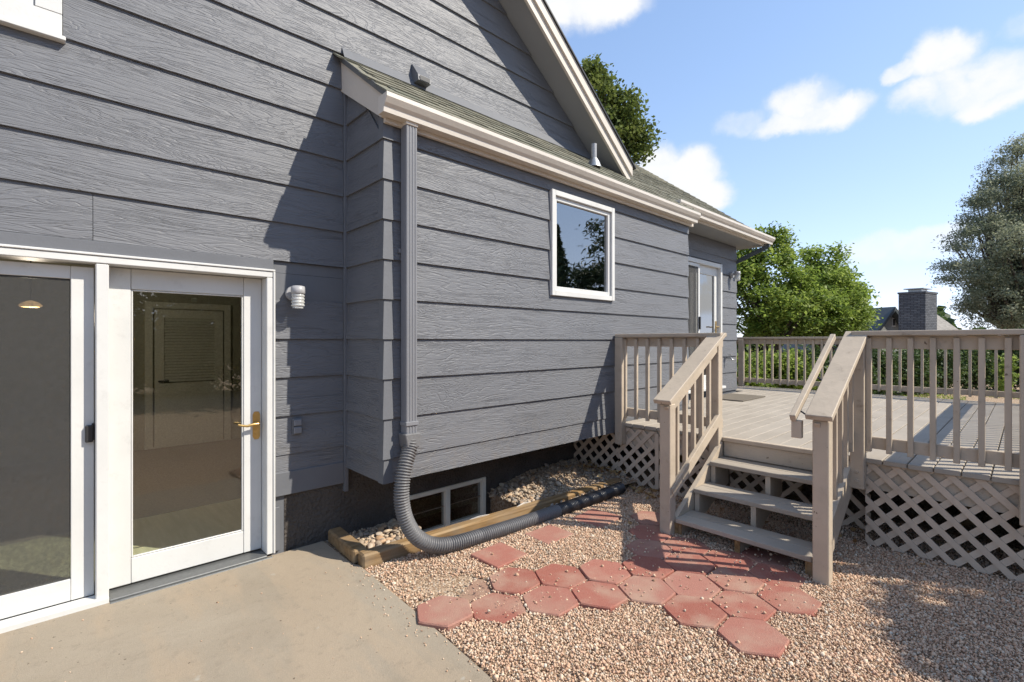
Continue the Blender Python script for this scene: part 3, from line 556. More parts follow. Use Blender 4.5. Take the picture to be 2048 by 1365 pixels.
MB().prism([(1.612, E1, zr(E1)-.05), (1.612, WY-.004, zr(WY)-.05), (1.612, WY-.004, zr(WY)-.006), (1.612, E1, zr(E1)-.006)], (.012, 0, 0)).build('drip_edge', M['threshold'], LEAN)
MB().prism([(1.63, WY-.07, zr(WY-.07)+.012), (1.63, WY-.026, zr(WY)+.05), (5.0, WY-.026, zr(WY)+.05), (5.0, WY-.07, zr(WY-.07)+.012)], (0, .006, .006)).build('flashing', M['trim_grey'], LEAN)
B('fascia', M['fascia'], LEAN, 1.655, XB1+.06, YB-.055, YB-.026, 3.10, 3.235, .002)
def gutter(name, x0, x1, yf, zt, par):                # K-profile: yf is the back, open on top
    prof = [(0, 0), (0, -.12), (-.075, -.12), (-.08, -.085), (-.10, -.065), (-.122, -.03), (-.122, 0), (-.112, 0), (-.112, -.012)]
    mb = MB(); n = len(prof); inner = [(-.004, 0), (-.004, -.114), (-.073, -.114), (-.074, -.083), (-.094, -.06), (-.115, -.03), (-.115, -.006)]
    P = prof[:7]; Q = inner[::-1]; poly = P+[(-.108, 0), (-.108, -.012)]+Q[1:]
    mb.prism([(x0, yf+a, zt+b) for a, b in poly], (x1-x0, 0, 0))
    mb.add([(x0+.001, yf+a, zt+b) for a, b in P], [tuple(range(7))]); mb.add([(x1-.001, yf+a, zt+b) for a, b in P], [tuple(range(7))])
    return mb.build(name, M['gutter'], par)
gutter('gutter', 1.60, XB1+.02, YB-.057, 3.252, HOUSE)
B('fascia', M['fascia'], REARROOF, XM-.04, XE-.02, E2+.02, E2+.05, 3.255, 3.395, .002)
gutter('gutter', 5.85, XE+.02, E2+.018, 3.40, HOUSE)
B('soffit', M['soffit'], REARROOF, XM-.04, XE-.03, E2+.052, YR+.02, 3.262, 3.28); B('soffit', M['soffit'], REARROOF, XC+.01, XE-.03, YR+.022, 7, 3.262, 3.28)
MB().prism([(XE-.02, E2+.03, zr(E2)-.06), (XE-.02, RY, zr(RY)-.06), (XE-.02, RY, zr(RY)-.24), (XE-.02, E2+.03, zr(E2)-.2)], (.025, 0, 0)).build('rake_board', M['fascia'], REARROOF)
# plumbing vent on the lean-to, dryer hood on the wall
vp = MB().tube([(4.334, 3.3, 3.45), (4.334, 3.3, 3.76)], .03, 14).build('vent_pipe', M['steel_paint'], LEAN)
MB().tube([(4.334, 3.3, 3.495), (4.334, 3.3, 3.56), (4.334, 3.3, 3.60)], [.085, .06, .036], 14).build('pipe_flashing', M['metal'], LEAN)
MB().hexa([(2.27, WY-.13, 3.845), (2.40, WY-.13, 3.845), (2.40, WY-.02, 3.845), (2.27, WY-.02, 3.845), (2.27, WY-.12, 3.90), (2.40, WY-.12, 3.90), (2.40, WY-.02, 4.03), (2.27, WY-.02, 4.03)]).build('vent_hood', M['trim_grey'], WALL); B('vent_flap', M['black'], WALL, 2.285, 2.385, WY-.134, WY-.1305, 3.85, 3.888)
# downspouts
ds = MB(); x0, x1, y0, y1 = 1.79, 1.882, YB-.105, YB-.035
pr = []; n = 4
for i in range(n): a = x0+(x1-x0)*i/n; b = (x1-x0)/n; pr += [(a+b*.08, y0), (a+b*.3, y0-.004), (a+b*.7, y0-.004), (a+b*.92, y0)]
pr += [(x1, y0+.01), (x1, y1), (x0, y1), (x0, y0+.01)]
ds.prism([(a, b, .80) for a, b in pr], (0, 0, 2.31)); DS = ds.build('downspout', M['spout'], HOUSE)
B('outlet_collar', M['fascia'], DS, x0-.004, x1+.004, y0-.012, y1, 3.108, 3.145, .004); B('strap', M['spout'], DS, x0-.006, x1+.006, y0-.012, y1+.004, .955, .985, .003)
B('strap', M['spout'], DS, x0-.02, x1+.02, y1+.001, y1+.005, 2.2, 2.23)
D2 = MB().bar((XE-.12, E2-.03, 3.27), (XE-.12, E2-.03, 3.22), .07, .06, (0, 1, 0)).bar((XE-.12, E2-.02, 3.235), (XC+.05, YR+.05, 2.98), .06, .07).bar((XC+.045, YR+.08, 3.0), (XC+.045, YR+.08, .7), .07, .06, (0, 1, 0)).build('downspout', M['ntrim'], HOUSE)

# ------------------------------------------------------------------ small fittings
def jar_lamp(loc, label):
    x, y, z = loc; t = empty('wall_lamp', loc, label=label, cat='lamp', group='jelly jar wall lamps')
    MB().tube([(x-.0, WYY, z+.035) for WYY in (y, y-.03)], .055, 18).build('back_plate', M['steel_paint'], t)
    MB().tube([(x, y-.03, z+.04), (x, y-.075, z+.045)], .022, 10).build('arm', M['steel_paint'], t)
    MB().tube([(x, y-.105, z+.085), (x, y-.105, z+.08), (x, y-.105, z+.03), (x, y-.105, z+.026)], [.03, .047, .05, .046], 18).build('cap', M['steel_paint'], t)
    pts = []; rr = []
    for i in range(19): pts.append((x, y-.105, z+.026-i*.0058)); rr.append(.041+(.005 if (i//2) % 2 else 0)-(.003*max(0, i-15)))
    MB().tube(pts, rr, 22).build('glass_jar', M['jar'], t); MB().tube([(x, y-.105, z+.02), (x, y-.105, z-.01), (x, y-.105, z-.045)], [.012, .027, .01], 12).build('bulb', M['white'], t)
jar_lamp((1.255, WY-.022, 1.88), 'jelly jar wall lamp with ribbed glass beside the glazed ground-floor door')
jar_lamp((8.66, YR-.022, 2.70), 'small jelly jar wall lamp at the far corner beside the deck door')
t = empty('outlet_cover', (1.284, WY-.02, .92), label='grey painted outdoor outlet cover with two flaps below the wall lamp', cat='outlet')
B('plate', M['trim_grey'], t, 1.25, 1.318, WY-.034, WY-.018, .865, .985, .004); B('flap', M['spout'], t, 1.256, 1.312, WY-.05, WY-.0345, .932, .978, .005); B('flap', M['spout'], t, 1.256, 1.312, WY-.05, WY-.0345, .874, .922, .005)
t = empty('water_faucet', (8.45, YR-.02, 1.27), label='small brass hose tap on the siding right of the deck door', cat='tap')
MB().tube([(8.45, YR-.02, 1.27), (8.45, YR-.1, 1.27), (8.45, YR-.13, 1.23)], .016, 8).build('spout', M['metal'], t); MB().tube([(8.45, YR-.085, 1.285), (8.45, YR-.085, 1.32)], .008, 6).tube([(8.45, YR-.085, 1.315), (8.45, YR-.085, 1.33)], .035, 10).build('wheel', M['metal'], t)

# corrugated drain hose from the downspout along the ground
ctrl = [(1.836, 3.05, .86), (1.825, 3.03, .80), (1.775, 3.0, .70), (1.738, 2.985, .58), (1.728, 2.975, .45), (1.755, 2.962, .31), (1.82, 2.945, .19), (1.93, 2.925, .105), (2.08, 2.90, .068), (2.35, 2.872, .064), (2.84, 2.84, .064), (3.36, 2.83, .064), (3.85, 2.825, .064), (4.17, 2.83, .066)]
def catmull(P, step):
    P = [Vector(p) for p in P]; P = [P[0]*2-P[1]]+P+[P[-1]*2-P[-2]]; o = []
    for i in range(1, len(P)-2):
        n = max(2, int((P[i+1]-P[i]).length/step))
        for k in range(n):
            t = k/n; a, b, c, d = P[i-1:i+3]; o.append(.5*((2*b)+(c-a)*t+(2*a-5*b+4*c-d)*t*t+(3*b-a-3*c+d)*t**3))
    o.append(P[-2]); return o
hp = catmull(ctrl, .0031); HOSE = empty('drain_hose', (1.9, 2.95, 0), label='corrugated flexible drain hose curving from the downspout along the timber edging', cat='hose')
acc = 0; rad = []
for i, p in enumerate(hp):
    if i: acc += (p-hp[i-1]).length
    rad.append(.051+.006*sin(acc/.019*2*pi))
sp_i = min(range(len(hp)), key=lambda i: (hp[i]-Vector((3.2, 2.832, .064))).length)
mb = MB(); mb.tube(hp[5:sp_i+1], rad[5:sp_i+1], 16); mb.build('upper_hose', M['hose_grey'], HOSE)
mb = MB(); mb.tube(hp[sp_i:], [r*1.02 for r in rad[sp_i:]], 16); mb.build('lower_hose', M['hose_black'], HOSE, label='black lower length of the hose')
MB().hexa([(1.785, 2.99, .80), (1.885, 2.99, .80), (1.885, 3.10, .80), (1.785, 3.10, .80), (1.772, 3.0, .90), (1.90, 3.0, .90), (1.90, 3.105, .90), (1.772, 3.105, .90)]).build('adapter', M['hose_grey'], HOSE, bevel=.006)

# ------------------------------------------------------------------ deck
DK = empty('deck', (7, 2, 0), label='raised wooden deck with beige railings, lattice skirt and open stairs', cat='deck')
XD, ZD, X9 = 4.5, .67, 9.95
dp, dfl, dlt = M['deckpaint'], M['deckfloor'], M['lattice']
fl = empty('deck_floor', (7, 2, .65), DK)
yb = -.12; i = 0
while yb < 5.2:
    w_ = .138; y0, y1 = yb, yb+w_
    x0 = XD-.02 if y1 < YB-.02 else (XB1+.01 if y1 < YR-.03 else XC+.02)
    jn = [x0, X9]; 
    if x0 < 5: jn = [x0, random.choice((6.9, 7.5, 8.1)), X9]
    for a, b in zip(jn, jn[1:]):
        j = random.uniform(-.0015, .0015); B('deck_board', dfl, fl, a+.002, b-.002, y0, y1, ZD-.036+j, ZD+j, .004)
    yb += w_+.006; i += 1
def joist(n, m, *a): return B(n, m, fl, *a)
joist('rim_board', dp, XD+.03, XD+.068, -.1, YB-.02, ZD-.24, ZD-.037); joist('rim_board', dp, X9-.06, X9-.02, -.1, 5, ZD-.24, ZD-.037); joist('rim_board', dp, XD+.07, X9-.062, -.1, -.06, ZD-.24, ZD-.037)
for k in range(8): joist('joist', M['timber'], XD+.6+k*.62, XD+.64+k*.62, -.058, YB-.05, ZD-.22, ZD-.038)
for px, py in ((5.6, .3), (5.6, 1.6), (5.6, 2.9), (7.8, .3), (7.8, 1.6)): B('support_post', M['timber'], fl, px, px+.09, py, py+.09, 0, ZD-.225)
BX = None
def post(par, x, y, z0, z1, s=.089): return B('post', dp, par, x-s/2, x+s/2, y-s/2, y+s/2, z0, z1, .005)
def balusters_y(par, x, ys, z0, z1, s=.034):
    for y in ys: B('baluster', dp, par, x-s/2, x+s/2, y-s/2, y+s/2, z0, z1, .003)
RT_ = 1.64
def rail_run_y(par, x, ya, yb, side, ys, cap=(.07, .07)):
    B('rail_cap', dp, par, x-cap[0], x+cap[1], ya, yb, RT_-.038, RT_, .005)
    B('top_rail', dp, par, x+side*.0, x+side*.036, ya+.02, yb-.02, RT_-.135, RT_-.039, .004)
    B('bottom_rail', dp, par, x, x+side*.036, ya+.02, yb-.02, ZD+.075, ZD+.165, .004)
    balusters_y(par, x-side*.0175, ys, ZD+.055, RT_-.055)
rl = empty('house_side_railing', (XD, 2.55, ZD), DK)
xf = XD-.0
def B2(name, m, par, x0, x1, *r): return B(name, m, par, min(x0, x1), max(x0, x1), *r)
rail_run_y(rl, xf, 1.93, YB-.035, 1, [2.17+.137*k for k in range(7)])
post(rl, xf-.045, 3.035, .44, RT_-.04); post(rl, xf-.045, 1.985, .44, RT_-.04)
rr_ = empty('front_railing', (XD, .4, ZD), DK)
rail_run_y(rr_, xf, -.13, .925, 1, [.055+.123*k+.03 for k in range(7)])
post(rr_, xf-.045, .885, .44, RT_-.04); post(rr_, xf-.045, -.01, .40, RT_-.04)
bolt = MB().tube([(xf-.09, .885, .50), (xf-.097, .885, .50)], .014, 10); me_b = None
for py in (.885, 3.035, -.01):
    for z in (.50, .57): MB().tube([(xf-.0895, py, z), (xf-.097, py, z)], [.015, .011], 10).build('bolt', dp, rr_ if py < 2 else rl)
fr_ = empty('far_railing', (X9, 2, ZD), DK); x = X9-.03
B('rail_cap', dp, fr_, x-.07, x+.07, -.15, 5.1, RT_-.038, RT_, .005); B('top_rail', dp, fr_, x+.0, x+.036, -.12, 5.1, RT_-.135, RT_-.039, .004); B('bottom_rail', dp, fr_, x, x+.036, -.12, 5.1, ZD+.08, ZD+.165, .004)
balusters_y(fr_, x-.0175, [-.1+.137*k for k in range(38)], ZD+.06, RT_-.05)
for py in (-.1, 1.95, 3.88, 5.0): post(fr_, x-.06, py, ZD+.001, RT_-.04)
sr = empty('end_railing', (7.2, -.13, ZD), DK); y = -.14
B('rail_cap', dp, sr, XD-.08, X9-.11, y-.07, y+.07, RT_-.04, RT_-.002, .005); B('top_rail', dp, sr, XD+.04, X9-.12, y-.036, y, RT_-.135, RT_-.042, .004); B('bottom_rail', dp, sr, XD+.04, X9-.12, y-.036, y, ZD+.08, ZD+.165, .004)
for k in range(39): B('baluster', dp, sr, XD+.1+.135*k, XD+.134+.135*k, y, y+.034, ZD+.06, RT_-.05)
# stairs
ST = empty('stairs', (4.05, 1.44, 0), DK)
TX = [3.585, 3.89, 4.195]; TZ = [.145, .32, .495]; YA, YZ = .965, 1.925
for k in range(3):
    for h in range(2): B('tread', dfl, ST, TX[k]+h*.142, TX[k]+.138+h*.142, YA-.0+(.0 if k else 0), YZ, TZ[k]-.036, TZ[k], .004)
B('riser', dp, ST, XD-.01, XD+.028, YA, YZ, TZ[2]+.004, ZD-.038, .003)
B('riser_cap', dp, ST, XD-.03, XD+.028, YA, YZ, ZD-.034, ZD+.0025, .004)
for yy in (YA+.005, 1.43, YZ-.043):
    P = [(TX[0]+.03, yy, .004), (TX[0]+.03, yy, TZ[0]-.037), (TX[1]+.02, yy, TZ[0]-.037), (TX[1]+.02, yy, TZ[1]-.037), (TX[2]+.02, yy, TZ[1]-.037), (TX[2]+.02, yy, TZ[2]-.037), (XD-.012, yy, TZ[2]-.037), (XD-.012, yy, .26), (TX[0]+.2, yy, .004)]
    MB().prism(P, (0, .038, 0)).build('stringer', dp, ST)
    B('foot_block', M['timber'], ST, TX[0]+.02, TX[0]+.029, yy, yy+.038, .003, TZ[0]-.04)
for yy, sgn in ((YZ+.002, 1), (YA-.04, -1)):          # closed skirts of the flight
    MB().prism([(3.62, yy, .14), (4.47, yy, .63), (4.47, yy, .40), (3.86, yy, .05), (3.62, yy, .05)], (0, .038, 0)).build('skirt', dp, ST)
    B('foot_block', M['timber'], ST, 3.60, 3.66, yy-.02*sgn, yy-.02*sgn+.05, .003, .105)
def stair_rail(name, yp, lat):                        # yp: post centre
    r = empty(name, (3.58, yp, 0), DK); xp = 3.575
    post(r, xp, yp, .002, 1.055, .092)
    a = Vector((xp-.09, yp, 1.075)); b = Vector((XD+.0, yp, 1.625)); MB().bar(a, b, .15, .038).build('rail_cap', dp, r, .004)
    o = Vector((0, .0, -.075)); MB().bar(a+Vector((.05, lat*.03, 0))+o, b+Vector((-.02, lat*.03, 0))+o, .036, .085).build('top_rail', dp, r, .003)
    c = Vector((xp+.0, yp+lat*.06, .34)); d = Vector((XD-.04, yp+lat*.06, .86)); MB().bar(c, d, .036, .09).build('bottom_rail', dp, r, .003)
    for k in range(5):
        f = .16+.165*k; p = c.lerp(d, f); q = a.lerp(b, f+.02); B('baluster', dp, r, p.x-.017, p.x+.017, yp+lat*.005-.017, yp+lat*.005+.017, p.z-.03, q.z-.06, .002)
    return r
L_ = stair_rail('stair_railing', 1.985, -.55); R_ = stair_rail('stair_railing', .90, .55)
gb = MB(); gb.bar((3.48, 1.045, 1.06), (4.44, 1.045, 1.60), .035, .045); gb.build('grab_rail', dp, R_, .003)
for f in (.12, .5, .9):
    x = 3.48+.96*f; z = 1.06+.54*f; MB().tube([(x, 1.045, z-.02), (x+.005, 1.0, z-.05), (x+.01, .965, z-.03)], .006, 6).build('bracket', M['black'], R_)
B('grab_block', dp, R_, 3.50, 3.54, 1.0, 1.06, .93, 1.045, .003)
# lattice
def clip(poly, w_, h_):
    for ax, lim, sg in ((0, 0, 1), (0, w_, -1), (1, 0, 1), (1, h_, -1)):
        o = []
        for i in range(len(poly)):
            a, b = poly[i], poly[(i+1) % len(poly)]; da, db = (a[ax]-lim)*sg, (b[ax]-lim)*sg
            if da >= 0: o.append(a)
            if (da >= 0) != (db >= 0): t = da/(da-db); o.append((a[0]+(b[0]-a[0])*t, a[1]+(b[1]-a[1])*t))
        poly = o
        if len(poly) < 3: return None
    return poly
def lattice(name, x, y0, y1, z0, z1, front, drop=()):
    par = empty(name, (x, (y0+y1)/2, z0), DK); w_, h_ = y1-y0, z1-z0; sw = .041; per = .15
    for layer, sg in ((0, front), (1, -front)):
        k = -int(h_/per)-2; idx = 0
        while k*per < w_+h_+per:
            c = k*per+.04; hw = sw*.7071; k += 1
            P = [(c-hw, 0), (c+hw, 0), (c+hw+h_, h_), (c-hw+h_, h_)] if sg > 0 else [(c-hw, 0), (c+hw, 0), (c+hw-h_, h_), (c-hw-h_, h_)]
            P = clip(P, w_, h_)
            if not P: continue
            ar = abs(sum(P[i][0]*P[(i+1) % len(P)][1]-P[(i+1) % len(P)][0]*P[i][1] for i in range(len(P))))/2
            if ar < .0012: continue
            idx += 1
            if (layer, idx) in drop: continue
            xx = x+layer*.0085
            MB().prism([(xx, y0+a, z0+b) for a, b in P], (.008, 0, 0)).build('slat', dlt, par)
lattice('lattice_skirt', XD+.005, 2.02, 2.62, .01, .62, -1); lattice('lattice_skirt', XD+.003, 2.623, YB-.03, .02, .62, -1); lattice('lattice_skirt', XD+.007, YB-.027, WY-.02, .02, .55, -1); lattice('lattice_skirt', XD+.005, -.14, .85, .01, .635, 1); lattice('lattice_skirt', XD+.3, .87, 2.0, .02, .40, -1, drop=((0, 3), (0, 5), (1, 4), (1, 6)))
for k in range(4): B('light_block_plank', dp, fl, XD+.1, X9-.1, -.10, -.08, .005+.107*k, .107*(k+1), .002); B('light_block_plank', dp, fl, X9-.05, X9-.03, -.05, 5, .005+.107*k, .107*(k+1), .002)  # unseen planks added to keep sunlight out from under the deck
B('edge_strip', dlt, DK, XD-.003, XD+.004, 2.6, 2.64, .03, .6)

# doormat
mm_ = MB(); mm_.prism([(7.3, 2.85, ZD+.003), (8.2, 2.85, ZD+.003), (8.2, 3.4, ZD+.003), (7.3, 3.4, ZD+.003)], (0, 0, .014)); mm_.build('doormat', M['mat'], None, label='dark fibre doormat on the deck in front of the far door', cat='doormat', bevel=.004)

# ------------------------------------------------------------------ edging timbers, rocks, pavers
MB().bar((1.53, 3.19, .055), (1.555, 3.70, .055), .105, .10).build('landscape_timber', M['timber'], None, bevel=.012, label='short weathered timber at the patio edge running to the wall', cat='timber')
MB().bar((1.50, 3.135, .05), (4.33, 2.965, .05), .095, .105).build('landscape_timber', M['timber'], None, bevel=.012, label='long timber edging in front of the basement window behind the hose', cat='timber')
lin = MB(); xs = np.linspace(2.3, 3.25, 14); up = [(x, 3.16-.06*(x-1.5)+.012*sin(x*19), .095+.022*sin(x*13)) for x in xs]; dn = [(x, 3.2-.06*(x-1.5)+.02, -.05) for x in xs]
lin.add(up+dn, [(i, i+1, 14+i+1, 14+i) for i in range(13)]); lin.add([(a, b+.006, c) for a, b, c in up]+[(a, b+.006, c) for a, b, c in dn], [(i, i+1, 14+i+1, 14+i) for i in range(13)]); lin.add(up+[(a, b+.006, c) for a, b, c in up], [(i, i+1, 14+i+1, 14+i) for i in range(13)])
lin.build('plastic_liner', M['liner'], None, label='crumpled white plastic liner edge beside the basement window', cat='liner')
def rock_mesh(sd_):
    import bmesh
    bm = bmesh.new(); bmesh.ops.create_icosphere(bm, subdivisions=2, radius=1); r = random.Random(sd_); ax = [Vector((r.gauss(0, 1), r.gauss(0, 1), r.gauss(0, 1))).normalized() for _ in range(5)]
    for v in bm.verts:
        d = v.co.normalized(); v.co = d*(1+sum(.11*max(0, d.dot(a))-.10*max(0, d.dot(-a)-.45) for a in ax))
    for f in bm.faces: f.smooth = True
    me = bpy.data.meshes.new('stone'); bm.to_mesh(me); bm.free(); me.materials.append(M['river']); return me
RM = [rock_mesh(i) for i in range(7)]
rb = MB(); xs = np.linspace(3.2, 4.5, 10); ysr = np.linspace(0, 1, 6)
def bed_z(x, t): return .02+.12*min(1, max(0, (x-3.15)/.6))*(.4+.6*t)
V = [(x, (3.02-.06*(x-1.5))+t*(3.75-(3.02-.06*(x-1.5))), bed_z(x, t)) for t in ysr for x in xs]
rb.add(V, [(j*10+i, j*10+i+1, (j+1)*10+i+1, (j+1)*10+i) for j in range(5) for i in range(9)]); ROCK = rb.build('rock_bed', M['ground'], None, kind='structure')
def stone(x, y, z, s): place('stone', random.choice(RM), (x, y, z), ROCK, (random.uniform(-.5, .5), random.uniform(-.5, .5), random.uniform(0, 6.3)), (s*random.uniform(.9, 1.5), s*random.uniform(.75, 1.1), s*random.uniform(.45, .7)))
for i in range(205):
    x = random.choice((random.uniform(3.12, 4.46), random.uniform(3.12, 3.5))); t = random.uniform(.04, .98); y = 3.04-.06*(x-1.5); y = y+t*(3.73-y); stone(x, y, bed_z(x, t)+random.uniform(.005, .03), random.uniform(.014, .027))
for i in range(85):
    x = random.uniform(1.64, 2.13); y = random.uniform(3.2, 3.70); stone(x, y, .015+random.uniform(0, .02), random.uniform(.014, .027))
PATH = empty('paver_path', (2.4, 1.75, 0), kind='structure')
def hexm(R_, h, mat, sd_):
    r = random.Random(sd_); n = 6; sub = 5; rim = []
    for k in range(n):
        a0, a1 = k*pi/3, (k+1)*pi/3
        for j in range(sub):
            t = j/sub; rr = R_*(1+r.uniform(-.008, .005)-(.02 if j == 0 else 0)); rim.append((R_*((1-t)*cos(a0)+t*cos(a1))*rr/R_, R_*((1-t)*sin(a0)+t*sin(a1))*rr/R_))
    m = len(rim); V = [(x, y, 0) for x, y in rim]+[(x, y, h-.007) for x, y in rim]+[(x*.965, y*.965, h) for x, y in rim]
    F = [(i, (i+1) % m, m+(i+1) % m, m+i) for i in range(m)]+[(m+i, m+(i+1) % m, 2*m+(i+1) % m, 2*m+i) for i in range(m)]+[tuple(range(2*m, 3*m))]
    me = bpy.data.meshes.new('paver'); me.from_pydata(V, [], F); me.materials.append(mat); return me
HM = [hexm(.176, .052, M['paver'], i) for i in range(4)]; HD = hexm(.175, .052, M['dusty'], 9)
cells = {(-3, 0): .004, (-2, 0): -.012, (-1, 0): 0, (0, 0): .002, (1, 0): 0, (-1, 1): 0, (0, 1): -.002, (1, 1): 0, (2, 1): -.002, (-2, 1): -.030, (2, 0): -.004, (3, 0): -.004, (1, -1): 0, (2, -1): -.002, (1, -2): .006, (3, -1): 0, (4, 0): -.006, (3, 2): -.006, (4, 3): -.006, (4, 2): -.01, (3, 1): -.006, (4, 1): -.01, (5, 1): -.012, (5, 4): .004}
HEXC = []
for (a, b), dz in cells.items():
    x = 2.38+.264*a+.008*b+random.uniform(-.004, .004); y = 1.776-.163*a+.317*b+random.uniform(-.004, .004)
    HEXC.append((x, y)); place('paver', HD if (a, b) in ((-2, 1),) else random.choice(HM), (x, y, -.022+dz), PATH, (random.uniform(-.03, .03), random.uniform(-.03, .03), random.uniform(-.03, .03)))
SQ = []
def square(cx_, cy_, w_, h_, rot, label):
    c, s = cos(rot), sin(rot); P = [(cx_+c*a-s*b, cy_+s*a+c*b, -.012) for a, b in ((-w_/2, -h_/2), (w_/2, -h_/2), (w_/2, h_/2), (-w_/2, h_/2))]
    SQ.append((cx_, cy_, max(w_, h_)/2)); MB().prism(P, (0, 0, .042)).build('stepping_stone', M['paver'], None, bevel=.005, label=label, cat='paver', group='square red stepping stones')
square(2.30, 2.60, .30, .29, .03, 'square red stepping stone nearest the patio, alone in the gravel')
square(2.835, 2.60, .30, .26, -.03, 'square red stepping stone in full sun below the hose')
square(3.40, 2.56, .34, .30, .1, 'square red stepping stone striped by the railing shadow')

# gravel: real pebbles as one mass
ico = []
ph = (1+5**.5)/2
for a, b in ((1, ph), (-1, ph), (1, -ph), (-1, -ph)): ico += [(0, a, b), (a, b, 0), (b, 0, a)]
ico = np.array(ico)/math.sqrt(1+ph*ph)
from itertools import combinations
el = min(np.linalg.norm(ico[i]-ico[j]) for i, j in combinations(range(12), 2))
IF = []
for i, j, k in combinations(range(12), 3):
    if all(abs(np.linalg.norm(ico[a]-ico[b])-el) < 1e-3 for a, b in ((i, j), (j, k), (i, k))):
        n_ = np.cross(ico[j]-ico[i], ico[k]-ico[i]); IF.append((i, j, k) if n_ @ ico[i] > 0 else (i, k, j))
IF = np.array(IF)
def pebbles(P, s):
    n = len(P); R = rng.normal(size=(n, 4)); R /= np.linalg.norm(R, axis=1)[:, None]; w_, x, y, z = R.T
    Q = np.stack([1-2*(y*y+z*z), 2*(x*y-z*w_), 2*(x*z+y*w_), 2*(x*y+z*w_), 1-2*(x*x+z*z), 2*(y*z-x*w_), 2*(x*z-y*w_), 2*(y*z+x*w_), 1-2*(x*x+y*y)], 1).reshape(n, 3, 3)
    sc = s[:, None]*rng.uniform(.6, 1.15, (n, 3)); L = ico[None]*sc[:, None, :]*rng.uniform(.85, 1.12, (n, 12, 1)); V = np.einsum('nij,nkj->nki', Q, L)+P[:, None, :]
    return V.reshape(-1, 3), (IF[None]+12*np.arange(n)[:, None, None]).reshape(-1, 3)
sp_ = .0108; gx, gy = np.meshgrid(np.arange(1.38, 5.2, sp_), np.arange(-.9, 3.12, sp_)); P = np.stack([gx.ravel(), gy.ravel()], 1); P += rng.uniform(-.5, .5, P.shape)*sp_
dep = P @ FW[:2]; uu = 1024+FPX*(P @ RT[:2])/dep; vv = 683+FPX*EYE/dep
keep = (uu < 2230) & (vv < 1480) & (uu > 650)
keep &= P[:, 0] > np.interp(P[:, 1], [1.6, 2.3, 3.14], [1.44, 1.48, 1.505])
keep &= P[:, 1] < 3.085-.06*(P[:, 0]-1.5)
keep &= ~((P[:, 0] > XD-.02) & (rng.random(len(P)) < .5))
bare = np.exp(-(((P[:, 0]-1.72)/.24)**2+((P[:, 1]-2.62)/.30)**2)); keep &= rng.random(len(P)) > bare*.93
for x, y in HEXC:
    dx, dy = np.abs(P[:, 0]-x), np.abs(P[:, 1]-y); inside = (dy < .151) & (dx*.866+dy*.5 < .151); keep &= ~(inside & (rng.random(len(P)) > (.026 if (x-1.86)**2+(y-2.42)**2 > .01 else .12)))
for x, y, h in SQ: keep &= ~((np.abs(P[:, 0]-x) < h*.9) & (np.abs(P[:, 1]-y) < h*.85) & (rng.random(len(P)) > .006))
P = P[keep]; n = len(P); on = np.zeros(n)
for x, y in HEXC:
    dx, dy = np.abs(P[:, 0]-x), np.abs(P[:, 1]-y); on = np.maximum(on, ((dy < .149) & (dx*.866+dy*.5 < .149))*.028)
for x, y, h in SQ: on = np.maximum(on, ((np.abs(P[:, 0]-x) < h*.85) & (np.abs(P[:, 1]-y) < h*.8))*.029)
s = rng.lognormal(math.log(.0057), .33, n); s = np.clip(s, .0028, .014)
lump = .010*np.sin(P[:, 0]*2.3+1)*np.sin(P[:, 1]*2.9)+.010
Z = np.where(on > 0, on+s*.5, lump+s*.2+rng.uniform(0, .008, n)*1.0)
xs_ = 1.49-np.abs(rng.normal(0, .09, 150)); ys_ = rng.uniform(1.7, 3.2, 150); ok = xs_ < np.interp(ys_, [1.6, 2.3, 3.14], [1.42, 1.46, 1.49]); sx_ = np.column_stack([xs_, ys_])[ok]
sx_ = np.vstack([sx_, np.column_stack([rng.uniform(-.2, 1.4, 26), rng.uniform(2.2, 3.6, 26)])]); ss_ = rng.uniform(.0025, .006, len(sx_))
P = np.vstack([P, sx_]); s = np.concatenate([s, ss_]); Z = np.concatenate([Z, .018+ss_*.5]); n = len(P)
V, F = pebbles(np.column_stack([P, Z]), s); rv = np.repeat(rng.random(n), 12)
place('gravel', mesh_np('gravel', V, F, M['pebble'], attr=rv), (0, 0, 0), label='pale pink pea gravel spread between the patio, pavers and deck', cat='gravel', kind='stuff')
xa = rng.uniform(3.13, 4.48, 2600); ta = rng.uniform(.02, .99, 2600); ya = 3.03-.06*(xa-1.5); ya = ya+ta*(3.74-ya); za = .02+.12*np.clip((xa-3.15)/.6, 0, 1)*(.4+.6*ta)+rng.uniform(0, .012, 2600)
xb = rng.uniform(1.62, 2.14, 900); yb_ = rng.uniform(3.17, 3.73, 900); Pb = np.vstack([np.column_stack([xa, ya, za]), np.column_stack([xb, yb_, rng.uniform(.004, .018, 900)])]); Vb, Fb = pebbles(Pb, rng.uniform(.007, .015, 3500))
place('small_stones', mesh_np('small_stones', Vb, Fb, M['river'], attr=np.repeat(rng.random(3500), 12)), (0, 0, 0), ROCK, kind='stuff')
print('pebbles', n)

